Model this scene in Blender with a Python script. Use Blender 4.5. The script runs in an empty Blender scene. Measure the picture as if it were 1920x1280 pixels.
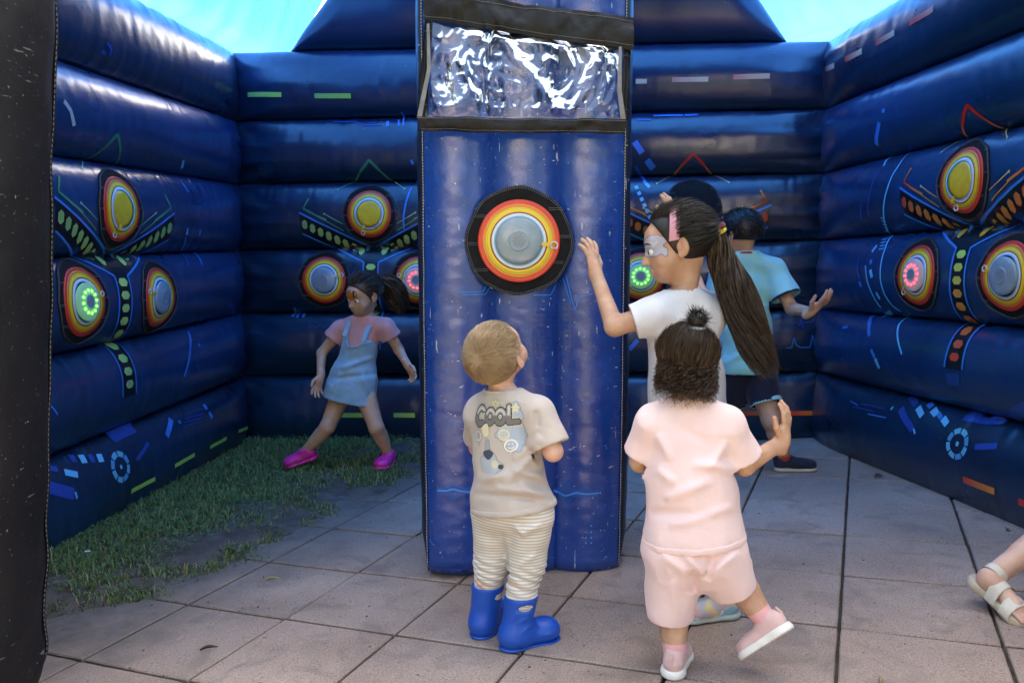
import bpy, bmesh, math, random
import numpy as np
from mathutils import Vector, Matrix
from mathutils.bvhtree import BVHTree
sc = bpy.context.scene
col = sc.collection
R = math.radians
rng = np.random.default_rng(7)
random.seed(7)

# ------------------------------------------------------------------ camera, sky, sun, exposure
FPX, PITCH, CAMZ = 1528.7, R(5.006), 1.046
cam_d = bpy.data.cameras.new('camera'); cam = bpy.data.objects.new('camera', cam_d); col.objects.link(cam)
cam_d.sensor_width = 36; cam_d.lens = 36 * FPX / 1920; cam_d.clip_end = 500; cam_d.clip_start = .05
cam.location = (0, 0, CAMZ); cam.rotation_euler = (R(90) - PITCH, 0, 0)
sc.camera = cam
SUN_EL, SUN_AZ = R(56), R(12)          # azimuth measured from +Y (behind the back wall) towards +X
w = bpy.data.worlds.new('World'); sc.world = w; w.use_nodes = True
nt = w.node_tree; nt.nodes.clear()
sky = nt.nodes.new('ShaderNodeTexSky'); sky.sky_type = 'NISHITA'; sky.sun_disc = False
sky.sun_elevation = SUN_EL; sky.sun_rotation = SUN_AZ; sky.air_density = 1.0; sky.dust_density = 6.0; sky.ozone_density = 1.0
bg = nt.nodes.new('ShaderNodeBackground'); bg.inputs[1].default_value = 0.15
wo = nt.nodes.new('ShaderNodeOutputWorld')
nt.links.new(sky.outputs[0], bg.inputs[0]); nt.links.new(bg.outputs[0], wo.inputs[0])
sun_d = bpy.data.lights.new('sun', 'SUN'); sun_d.energy = 4.0; sun_d.angle = R(0.53); sun_d.color = (1, .95, .87)
sun = bpy.data.objects.new('sun', sun_d); col.objects.link(sun)
sdir = Vector((math.sin(SUN_AZ) * math.cos(SUN_EL), math.cos(SUN_AZ) * math.cos(SUN_EL), math.sin(SUN_EL)))
sun.rotation_euler = sdir.to_track_quat('Z', 'Y').to_euler(); sun.location = (0, 8, 12)
vs = sc.view_settings; vs.view_transform = 'Standard'; vs.look = 'None'; vs.exposure = 2.95; vs.gamma = 1
vs.use_curve_mapping = False
sc.render.engine = 'CYCLES'; cy = sc.cycles; cy.max_bounces = 6; cy.diffuse_bounces = 4; cy.glossy_bounces = 3; cy.transmission_bounces = 3; cy.transparent_max_bounces = 6; cy.caustics_reflective = False; cy.caustics_refractive = False
vs.use_white_balance = True; vs.white_balance_temperature = 7700; vs.white_balance_tint = 3   # camera set for open shade

# ------------------------------------------------------------------ camera geometry used to read positions off the photograph
CP, SP = math.cos(PITCH), math.sin(PITCH)
def ray(px, py):
    r, u = (px - 960) / FPX, -(py - 640) / FPX
    return np.array((r, CP + SP * u, -SP + CP * u))
def at(px, py, Y):
    d = ray(px, py); return np.array((0, 0, CAMZ)) + d * (Y / d[1])
SLOPE = 0.0545                          # the ground rises gently to the right
def gz(x, y=0): return SLOPE * x
def ground_at(px, py):
    d = ray(px, py); t = -CAMZ / (d[2] - SLOPE * d[0]); return np.array((0, 0, CAMZ)) + d * t
def nrm(v):
    v = np.asarray(v, float); return v / (np.linalg.norm(v) + 1e-12)
def lerp(a, b, t): return np.asarray(a, float) * (1 - t) + np.asarray(b, float) * t

# ------------------------------------------------------------------ scene helpers
ORG = {}
def thing(name, label, cat, loc, group=None, kind=None):
    o = bpy.data.objects.new(name, None); o.empty_display_size = .1; col.objects.link(o)
    o.location = loc; ORG[o.name] = np.array(loc, float)
    o['label'] = label; o['category'] = cat
    if group: o['group'] = group
    if kind: o['kind'] = kind
    return o
def tag(o, label, cat, group=None):
    o['label'] = label; o['category'] = cat
    if group: o['group'] = group
    return o
def mk(name, verts, faces, mat, parent=None, smooth=True, cols=None):
    v = np.asarray(verts, float)
    org = ORG[parent.name] if parent is not None else np.zeros(3)
    me = bpy.data.meshes.new(name)
    v = v - org
    if isinstance(faces, np.ndarray):
        n = len(faces); k = faces.shape[1]
        me.vertices.add(len(v)); me.vertices.foreach_set('co', v.astype(np.float32).ravel())
        me.loops.add(n * k); me.loops.foreach_set('vertex_index', faces.astype(np.int32).ravel())
        me.polygons.add(n); me.polygons.foreach_set('loop_start', np.arange(0, n * k, k, dtype=np.int32))
        me.update(calc_edges=True); me.validate()
    else:
        me.from_pydata(v.tolist(), [], faces)
    if smooth: me.polygons.foreach_set('use_smooth', [True] * len(me.polygons))
    if cols is not None:
        ca = me.color_attributes.new('Col', 'FLOAT_COLOR', 'POINT')
        c = np.asarray(cols, np.float32)
        if c.shape[1] == 3: c = np.concatenate([c, np.ones((len(c), 1), np.float32)], 1)
        ca.data.foreach_set('color', c.ravel())
    if mat: me.materials.append(mat)
    o = bpy.data.objects.new(name, me); col.objects.link(o)
    if parent is not None: o.parent = parent
    ORG[o.name] = org
    return o
def grid_faces(nu, nv, flip=False, base=0):
    i, j = np.meshgrid(np.arange(nu - 1), np.arange(nv - 1), indexing='ij')
    a = (i * nv + j).ravel() + base
    q = np.stack([a, a + nv, a + nv + 1, a + 1], 1)
    return q[:, ::-1].copy() if flip else q
def join(parts):
    V, F, n = [], [], 0
    for v, f in parts:
        V.append(np.asarray(v, float)); F.append(np.asarray(f) + n); n += len(v)
    return np.concatenate(V), np.concatenate(F)
def tube(pts, rad, sides=8, cap=True):
    pts = np.asarray(pts, float); n = len(pts)
    rad = np.full(n, rad) if np.isscalar(rad) else np.asarray(rad, float)
    t = np.gradient(pts, axis=0); t /= np.linalg.norm(t, axis=1)[:, None] + 1e-12
    ref = np.array((0, 0, 1.)) if abs(t[0][2]) < .9 else np.array((1., 0, 0))
    V = []
    for i in range(n):
        a = nrm(np.cross(t[i], ref)); b = np.cross(t[i], a); ref = -np.cross(t[i], a) if False else ref
        for k in range(sides):
            an = 2 * math.pi * k / sides
            V.append(pts[i] + rad[i] * (math.cos(an) * a + math.sin(an) * b))
    F = []
    for i in range(n - 1):
        for k in range(sides):
            k2 = (k + 1) % sides
            F.append((i * sides + k, i * sides + k2, (i + 1) * sides + k2, (i + 1) * sides + k))
    return np.array(V), np.array(F)

# value noise for displacement
_tab = rng.random((32, 32, 32)).astype(np.float32)
def vnoise(p, scale, seed=0):
    q = np.asarray(p, np.float32) * scale + seed * 7.31
    i = np.floor(q).astype(int); f = q - i; f = f * f * (3 - 2 * f); i &= 31; j = (i + 1) & 31
    def g(a, b, c): return _tab[a, b, c]
    x0, y0, z0 = i[..., 0], i[..., 1], i[..., 2]; x1, y1, z1 = j[..., 0], j[..., 1], j[..., 2]
    fx, fy, fz = f[..., 0], f[..., 1], f[..., 2]
    a = g(x0, y0, z0) * (1 - fx) + g(x1, y0, z0) * fx; b = g(x0, y1, z0) * (1 - fx) + g(x1, y1, z0) * fx
    c = g(x0, y0, z1) * (1 - fx) + g(x1, y0, z1) * fx; d = g(x0, y1, z1) * (1 - fx) + g(x1, y1, z1) * fx
    return (a * (1 - fy) + b * fy) * (1 - fz) + (c * (1 - fy) + d * fy) * fz - .5

# ------------------------------------------------------------------ materials
def newmat(name):
    m = bpy.data.materials.new(name); m.use_nodes = True; n = m.node_tree.nodes
    return m, m.node_tree, n['Principled BSDF'], m.node_tree.links
def sock(b, *names):
    for x in names:
        if x in b.inputs: return b.inputs[x]
def pbr(name, c1, c2=None, nscale=6., rough=.5, rough2=None, bump=0., bscale=150., bdist=.002, coat=0., sheen=0., sss=0.,
        attr=False, spec=.5, detail=4., big_bump=0., big_scale=10., specks=None, ior=None, trans=0., weave=0):
    m, t, b, L = newmat(name); N = t.nodes
    tc = N.new('ShaderNodeTexCoord')
    no = N.new('ShaderNodeTexNoise'); no.inputs['Scale'].default_value = nscale; no.inputs['Detail'].default_value = detail
    L.new(tc.outputs['Object'], no.inputs['Vector'])
    if attr:
        at_ = N.new('ShaderNodeVertexColor'); at_.layer_name = 'Col'; csrc = at_.outputs[0]
    else:
        rp = N.new('ShaderNodeValToRGB'); rp.color_ramp.elements[0].position = .3; rp.color_ramp.elements[1].position = .7
        rp.color_ramp.elements[0].color = (*c1, 1); rp.color_ramp.elements[1].color = (*(c2 or c1), 1)
        L.new(no.outputs[0], rp.inputs[0]); csrc = rp.outputs[0]
    if specks:
        for (scl, lo, hi, stretch, c) in specks:
            mp = N.new('ShaderNodeMapping'); mp.inputs['Scale'].default_value = stretch; mp.inputs['Rotation'].default_value = (.4, .7, .3)
            L.new(tc.outputs['Object'], mp.inputs[0])
            s = N.new('ShaderNodeTexNoise'); s.inputs['Scale'].default_value = scl; s.inputs['Detail'].default_value = 3
            L.new(mp.outputs[0], s.inputs['Vector'])
            r = N.new('ShaderNodeMapRange'); r.inputs[1].default_value = lo; r.inputs[2].default_value = hi
            L.new(s.outputs[0], r.inputs[0])
            mx = N.new('ShaderNodeMixRGB'); mx.inputs[2].default_value = (*c, 1)
            L.new(r.outputs[0], mx.inputs[0]); L.new(csrc, mx.inputs[1]); csrc = mx.outputs[0]
    L.new(csrc, b.inputs['Base Color'])
    if rough2 is not None:
        mr = N.new('ShaderNodeMapRange'); mr.inputs[1].default_value = .3; mr.inputs[2].default_value = .7
        mr.inputs[3].default_value = rough; mr.inputs[4].default_value = rough2
        n2 = N.new('ShaderNodeTexNoise'); n2.inputs['Scale'].default_value = nscale * 2.3; n2.inputs['Detail'].default_value = 5
        L.new(tc.outputs['Object'], n2.inputs['Vector'])
        L.new(n2.outputs[0], mr.inputs[0]); L.new(mr.outputs[0], b.inputs['Roughness'])
    else: b.inputs['Roughness'].default_value = rough
    prev = None
    for (st, scl, dist) in ((big_bump, big_scale, .02), (bump, bscale, bdist)):
        if st > 0:
            bn = N.new('ShaderNodeTexNoise'); bn.inputs['Scale'].default_value = scl; bn.inputs['Detail'].default_value = 3
            L.new(tc.outputs['Object'], bn.inputs['Vector'])
            bp = N.new('ShaderNodeBump'); bp.inputs['Strength'].default_value = st; bp.inputs['Distance'].default_value = dist
            L.new(bn.outputs[0], bp.inputs['Height'])
            if prev: L.new(prev, bp.inputs['Normal'])
            prev = bp.outputs[0]
    if prev: L.new(prev, b.inputs['Normal'])
    sock(b, 'Specular IOR Level', 'Specular').default_value = spec
    if ior: b.inputs['IOR'].default_value = ior
    if coat: sock(b, 'Coat Weight', 'Clearcoat').default_value = coat; sock(b, 'Coat Roughness').default_value = .22
    if sheen: sock(b, 'Sheen Weight', 'Sheen').default_value = sheen
    if trans: sock(b, 'Transmission Weight', 'Transmission').default_value = trans
    if sss:
        sock(b, 'Subsurface Weight', 'Subsurface').default_value = sss
        b.inputs['Subsurface Radius'].default_value = (.010, .004, .002); sock(b, 'Subsurface Scale').default_value = 1.
    return m
def emit(name, c, s):
    m, t, b, L = newmat(name)
    b.inputs['Base Color'].default_value = (*c, 1); b.inputs['Emission Color'].default_value = (*c, 1); b.inputs['Emission Strength'].default_value = s
    return m

SCUFF = [(48, .70, .73, (1, 1, 2.2), (.50, .55, .68)), (13, .715, .728, (7, 2, .8), (.45, .5, .62)), (150, .715, .735, (1, 1, 1), (.4, .45, .6))]
M = {}
WALLK = dict(nscale=1.7, rough=.26, rough2=.38, bump=.25, bscale=420, bdist=.0015, big_bump=.10, big_scale=18, coat=.55, spec=.5, specks=[(90, .735, .77, (1, 1, 1), (.25, .3, .4))])
M['navy'] = pbr('navy_pvc', (.0004, .019, .070), (.0008, .037, .138), **WALLK)
M['ink'] = pbr('ink_blue_pvc', (.0003, .012, .040), (.0006, .025, .078), **WALLK)
M['pillar'] = pbr('pillar_blue_pvc', (.002, .034, .22), (.004, .055, .33), 1.5, .22, .34, bump=.3, bscale=300, bdist=.002, big_bump=.12, big_scale=26, coat=.8, specks=SCUFF)
M['pillar_side'] = pbr('pillar_side_pvc', (.006, .010, .03), (.010, .016, .045), 3, .3, .45, bump=.3, bscale=300, big_bump=.3, big_scale=14, specks=SCUFF)
M['black_pvc'] = pbr('black_pvc', (.006, .006, .008), (.011, .011, .013), 6, .5, .65, spec=.3, bump=.5, bscale=60, bdist=.004, big_bump=.3, big_scale=25)
M['column'] = pbr('column_dark_pvc', (.004, .004, .006), (.008, .008, .011), 3, .5, .65, spec=.3, bump=.5, bscale=600, bdist=.001, big_bump=.3, big_scale=8, specks=[(120, .68, .74, (1, 1, 1), (.2, .19, .2)), (25, .7, .74, (.5, .5, 3), (.15, .14, .15))])
M['velcro'] = pbr('black_velcro', (.006, .006, .008), (.012, .012, .014), 40, .85, bump=.6, bscale=700, bdist=.001, spec=.2)
M['stitch'] = pbr('stitching', (.5, .52, .56), (.62, .63, .66), 40, .7)
M['stitch_dark'] = pbr('stitching_grey', (.16, .16, .17), (.24, .24, .25), 40, .7)
M['print'] = pbr('printed_ink', None, attr=True, c2=None, rough=.3, spec=.5) if False else None
def pm():
    m = pbr('printed_ink', (0, 0, 0), rough=.32, attr=True, bump=.1, bscale=300); return m
M['print'] = pm()
M['slab'] = None
M['yellow'] = pbr('yellow_vinyl', (.72, .42, .02), (.80, .50, .03), 30, .35)
M['dome'] = pbr('grey_dome', (.20, .27, .33), (.26, .33, .39), 30, .22, coat=.5, sss=.0, bump=.05, bscale=200)
M['dome_dark'] = pbr('speaker_plastic', (.20, .25, .31), (.24, .29, .35), 30, .3)
M['hole'] = pbr('speaker_holes', (.02, .02, .025), rough=.8)
M['led_green'] = emit('led_green', (.06, 1., .05), 1.3); M['led_red'] = emit('led_red', (1., .03, .05), 1.3)
M['glow_green'] = emit('dome_green', (.15, .36, .22), .06); M['glow_red'] = emit('dome_red', (.36, .27, .31), .04)
M['metal'] = pbr('grommet_metal', (.6, .6, .62), rough=.3, spec=.8)

# canopy: thin blue fabric that lets the sun glow through
m, t, b, L = newmat('canopy_fabric'); N = t.nodes; N.remove(b)
tr = N.new('ShaderNodeBsdfTranslucent'); tr.inputs[0].default_value = (.034, .175, .62, 1)
df = N.new('ShaderNodeBsdfPrincipled'); df.inputs['Base Color'].default_value = (.12, .42, .75, 1); df.inputs['Roughness'].default_value = .45
mx = N.new('ShaderNodeMixShader'); mx.inputs[0].default_value = .25
L.new(tr.outputs[0], mx.inputs[1]); L.new(df.outputs[0], mx.inputs[2]); L.new(mx.outputs[0], N['Material Output'].inputs[0])
bn = N.new('ShaderNodeTexNoise'); bn.inputs['Scale'].default_value = 9; bn.inputs['Detail'].default_value = 5; bn.inputs['Distortion'].default_value = 1.2
tc = N.new('ShaderNodeTexCoord'); L.new(tc.outputs['Object'], bn.inputs['Vector'])
bp = N.new('ShaderNodeBump'); bp.inputs['Strength'].default_value = .25; bp.inputs['Distance'].default_value = .02
L.new(bn.outputs[0], bp.inputs['Height']); L.new(bp.outputs[0], tr.inputs['Normal']); L.new(bp.outputs[0], df.inputs['Normal'])
M['canopy'] = m
# clear vinyl
m, t, b, L = newmat('clear_vinyl'); N = t.nodes; N.remove(b)
tp = N.new('ShaderNodeBsdfTransparent'); tp.inputs[0].default_value = (.93, .95, .97, 1)
gl = N.new('ShaderNodeBsdfGlossy'); gl.inputs[1].default_value = .15
fr = N.new('ShaderNodeFresnel'); fr.inputs[0].default_value = 1.8
mx = N.new('ShaderNodeMixShader'); L.new(fr.outputs[0], mx.inputs[0]); L.new(tp.outputs[0], mx.inputs[1]); L.new(gl.outputs[0], mx.inputs[2])
L.new(mx.outputs[0], N['Material Output'].inputs[0]); M['vinyl'] = m
# ------------------------------------------------------------------ ground, paving, soil
TS, TA, YAW, TOX, TOY, ROLL, HG = .4, 1.0134, .4095, 2.1814, 5.5121, -.0545, 2.611
def tile2w(i, j):
    c, s = math.cos(YAW), math.sin(YAW); X, Y = i, j * TA
    x, y, z = c * X + s * Y + TOX, -s * X + c * Y + TOY, -HG
    d = y * CP - z * SP; up = y * SP + z * CP
    cr, sr = math.cos(ROLL), math.sin(ROLL)
    x2, up2 = cr * x + sr * up, -sr * x + cr * up
    return np.array((x2, d * CP + up2 * SP, -d * SP + up2 * CP)) * TS + np.array((0, 0, CAMZ))
# line along which trodden soil and grass begin, read from the photograph
EDGE = np.array([ground_at(*p)[:2] for p in ((40, 1185), (80, 1165), (230, 1118), (420, 1055), (560, 985), (650, 935), (775, 880), (860, 850))])
ea, eb = EDGE[1], EDGE[-2]; edir = nrm(eb - ea); enor = np.array((-edir[1], edir[0]))   # enor points to the grass
def edge_d(x, y):
    """signed distance to the soil edge, positive on the grass side"""
    p = np.stack([np.asarray(x, float), np.asarray(y, float)], -1)
    best = np.full(p.shape[:-1], 9.); sg = np.ones(p.shape[:-1])
    for k in range(len(EDGE) - 1):
        a, b = EDGE[k], EDGE[k + 1]; ab = b - a
        t = np.clip(((p - a) @ ab) / (ab @ ab), 0 if k else -9, 1 if k < len(EDGE) - 2 else 9)
        q = p - a - t[..., None] * ab; d = np.linalg.norm(q, axis=-1)
        s = np.sign(ab[0] * (p[..., 1] - a[1]) - ab[1] * (p[..., 0] - a[0]))
        m_ = d < best; best = np.where(m_, d, best); sg = np.where(m_, s, sg)
    return best * sg

# concrete slabs: pinkish brown, fine aggregate, dirt drifting in from the lawn side
m, t, b, L = newmat('concrete_slab'); N = t.nodes
geo = N.new('ShaderNodeNewGeometry'); oi = N.new('ShaderNodeObjectInfo')
def noise(scale, detail=4, vec=None, dist=0.):
    n = N.new('ShaderNodeTexNoise'); n.inputs['Scale'].default_value = scale; n.inputs['Detail'].default_value = detail; n.inputs['Distortion'].default_value = dist
    L.new(vec or geo.outputs['Position'], n.inputs['Vector']); return n.outputs[0]
def ramp(src, stops):
    r = N.new('ShaderNodeValToRGB'); e = r.color_ramp.elements
    while len(e) < len(stops): e.new(.5)
    for k, (p, c) in enumerate(stops): e[k].position = p; e[k].color = (*c, 1)
    L.new(src, r.inputs[0]); return r.outputs[0]
def mixc(f, a, bb, mode='MIX'):
    x = N.new('ShaderNodeMixRGB'); x.blend_type = mode
    for k, v in ((0, f), (1, a), (2, bb)):
        if isinstance(v, (int, float)): x.inputs[k].default_value = v
        elif isinstance(v, tuple): x.inputs[k].default_value = (*v, 1)
        else: L.new(v, x.inputs[k])
    return x.outputs[0]
def rng_(src, a, b_, c=0., d=1.):
    r = N.new('ShaderNodeMapRange'); r.inputs[1].default_value = a; r.inputs[2].default_value = b_; r.inputs[3].default_value = c; r.inputs[4].default_value = d
    L.new(src, r.inputs[0]); return r.outputs[0]
def math_(op, a, bb=0.):
    x = N.new('ShaderNodeMath'); x.operation = op
    for k, v in ((0, a), (1, bb)):
        if isinstance(v, (int, float)): x.inputs[k].default_value = v
        else: L.new(v, x.inputs[k])
    return x.outputs[0]
base = ramp(noise(3.2, 5), [(.3, (.285, .203, .165)), (.5, (.37, .268, .218)), (.72, (.44, .33, .272))])
base = mixc(rng_(oi.outputs['Random'], 0, 1, .0, .30), base, (.21, .172, .15))
grain = ramp(noise(260, 2), [(.32, (.35, .33, .32)), (.5, (1, 1, 1)), (.68, (1.35, 1.3, 1.25))])
base = mixc(.7, base, grain, 'MULTIPLY')
base = mixc(rng_(noise(420, 1), .72, .76), base, (.55, .5, .46))
base = mixc(rng_(noise(7, 7, dist=.8), .50, .72, 0, .6), base, (.13, .105, .09))
base = mixc(rng_(noise(1.6, 3), .45, .7, 0, .35), base, (.19, .15, .13))
base = mixc(rng_(noise(55, 3), .70, .73, 0, .8), base, (.05, .042, .035))
sx = N.new('ShaderNodeSeparateXYZ'); L.new(geo.outputs['Position'], sx.inputs[0])
dl = math_('ADD', math_('MULTIPLY', math_('SUBTRACT', sx.outputs[0], float(ea[0])), float(enor[0])), math_('MULTIPLY', math_('SUBTRACT', sx.outputs[1], float(ea[1])), float(enor[1])))
dl = math_('ADD', dl, math_('MULTIPLY', math_('SUBTRACT', noise(4.5, 6), .5), .55))
base = mixc(rng_(dl, -.62, -.10, 0, .97), base, ramp(noise(30, 5), [(.3, (.075, .062, .054)), (.7, (.13, .108, .095))]))
L.new(base, b.inputs['Base Color']); b.inputs['Roughness'].default_value = .78
bp = N.new('ShaderNodeBump'); bp.inputs['Strength'].default_value = .55; bp.inputs['Distance'].default_value = .003
L.new(noise(230, 3), bp.inputs['Height']); L.new(bp.outputs[0], b.inputs['Normal'])
M['slab'] = m
M['joint'] = pbr('joint_sand', (.035, .028, .022), (.075, .06, .045), 40, .95, bump=.6, bscale=200, spec=.2)
M['soil'] = pbr('soil', (.055, .043, .036), (.12, .098, .085), 14, .95, bump=.8, bscale=120, bdist=.006, spec=.2, specks=[(160, .68, .72, (1, 1, 1), (.2, .18, .15))])
M['ground'] = pbr('outer_ground', (.04, .055, .02), (.075, .085, .035), 1.2, .95, bump=.5, bscale=60, spec=.2)

def sheet(name, pts, mat, dz=0.):
    v = [(x, y, gz(x) + dz) for x, y in pts]; return mk(name, v, [tuple(range(len(v)))], mat, smooth=False)
g = sheet('ground', [(-60, -60), (60, -60), (60, 60), (-60, 60)], M['ground'], -.07); g['kind'] = 'structure'
pv = sheet('pavement', [(-3.3, -.9), (3.6, -.9), (3.6, 5.9), (-3.3, 5.9)], M['joint'], -.013); pv['kind'] = 'structure'
# slab meshes: bevelled, slightly worn outline
slab_me = []
O0 = tile2w(0, 0); AX = tile2w(1, 0) - O0; AY = tile2w(0, 1) - O0; sxl, syl = np.linalg.norm(AX), np.linalg.norm(AY)
for k in range(6):
    bm = bmesh.new(); hx, hy = sxl / 2 - .0042 - .0014 * random.random(), syl / 2 - .0056 - .0016 * random.random()
    out = []
    n = 9
    for s in range(4):
        for q in range(n):
            f = q / n * 2 - 1
            p = [(f * hx, -hy), (hx, f * hy), (-f * hx, hy), (-hx, -f * hy)][s]
            j = .0016 * (random.random() - .5)
            sh = .0007 if q == 0 else 0
            out.append((p[0] * (1 - sh / hx) + j, p[1] * (1 - sh / hy) - j))
    top = [bm.verts.new((x * (1 - .0035 / hx), y * (1 - .0035 / hy), 0)) for x, y in out]
    mid = [bm.verts.new((x, y, -.0035)) for x, y in out]
    low = [bm.verts.new((x, y, -.04)) for x, y in out]
    bm.faces.new(top)
    for i in range(len(out)):
        j = (i + 1) % len(out)
        bm.faces.new((top[j], top[i], mid[i], mid[j])); bm.faces.new((mid[j], mid[i], low[i], low[j]))
    bmesh.ops.recalc_face_normals(bm, faces=bm.faces)
    me = bpy.data.meshes.new('paving_slab'); bm.to_mesh(me); bm.free(); me.materials.append(M['slab']); slab_me.append(me)
ax, ay = nrm(AX), nrm(AY); az = nrm(np.cross(ax, ay))
for i in range(-14, 14):
    for j in range(-16, 14):
        c = O0 + (i + .5) * AX + (j + .5) * AY
        if not (-3.0 < c[0] < 3.0 and -.55 < c[1] < 5.35): continue
        if edge_d(c[0], c[1]) > .62 or c[1] > 5.2 - .19 * (c[0] + 1.7) + .35: continue
        if c[0] > 2.45 and c[1] > 1.5: continue
        if c[0] < -2.3 and c[1] > 2.2: continue
        o = bpy.data.objects.new('paving_slab', random.choice(slab_me)); col.objects.link(o); o.parent = pv
        tx, ty = random.gauss(0, .0022), random.gauss(0, .0022)
        rot = Matrix((ax, ay, az)).transposed() @ Matrix.Rotation(tx, 3, 'X') @ Matrix.Rotation(ty, 3, 'Y') @ Matrix.Rotation(random.gauss(0, .002), 3, 'Z')
        o.matrix_basis = Matrix.Translation((c[0], c[1], gz(c[0]) + random.uniform(-.0022, .0005))) @ rot.to_4x4()

# trodden soil, rising out of the paving towards the lawn
def soil_z(x, y):
    e = edge_d(x, y); P = np.stack([x, y, np.zeros_like(x)], -1)
    n_ = vnoise(P, 5, 1) * .11 + vnoise(P, 13, 2) * .05 + vnoise(P, 40, 3) * .02
    e2 = e + n_ * 2.6
    rise = np.clip((e2 + .22) / .5, 0, 1); rise = rise * rise * (3 - 2 * rise)
    h = -.014 + .045 * rise + n_ * .035 * (.2 + rise)
    back = np.clip((y - 3.6) / 1.6, 0, 1)
    return SLOPE * x + h + .02 * back * rise
xs, ys = np.linspace(-2.6, .35, 150), np.linspace(1.5, 5.7, 200)
X, Y = np.meshgrid(xs, ys, indexing='ij')
so = mk('soil', np.stack([X, Y, soil_z(X, Y)], -1).reshape(-1, 3), grid_faces(150, 200), M['soil']); so['kind'] = 'structure'

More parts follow.
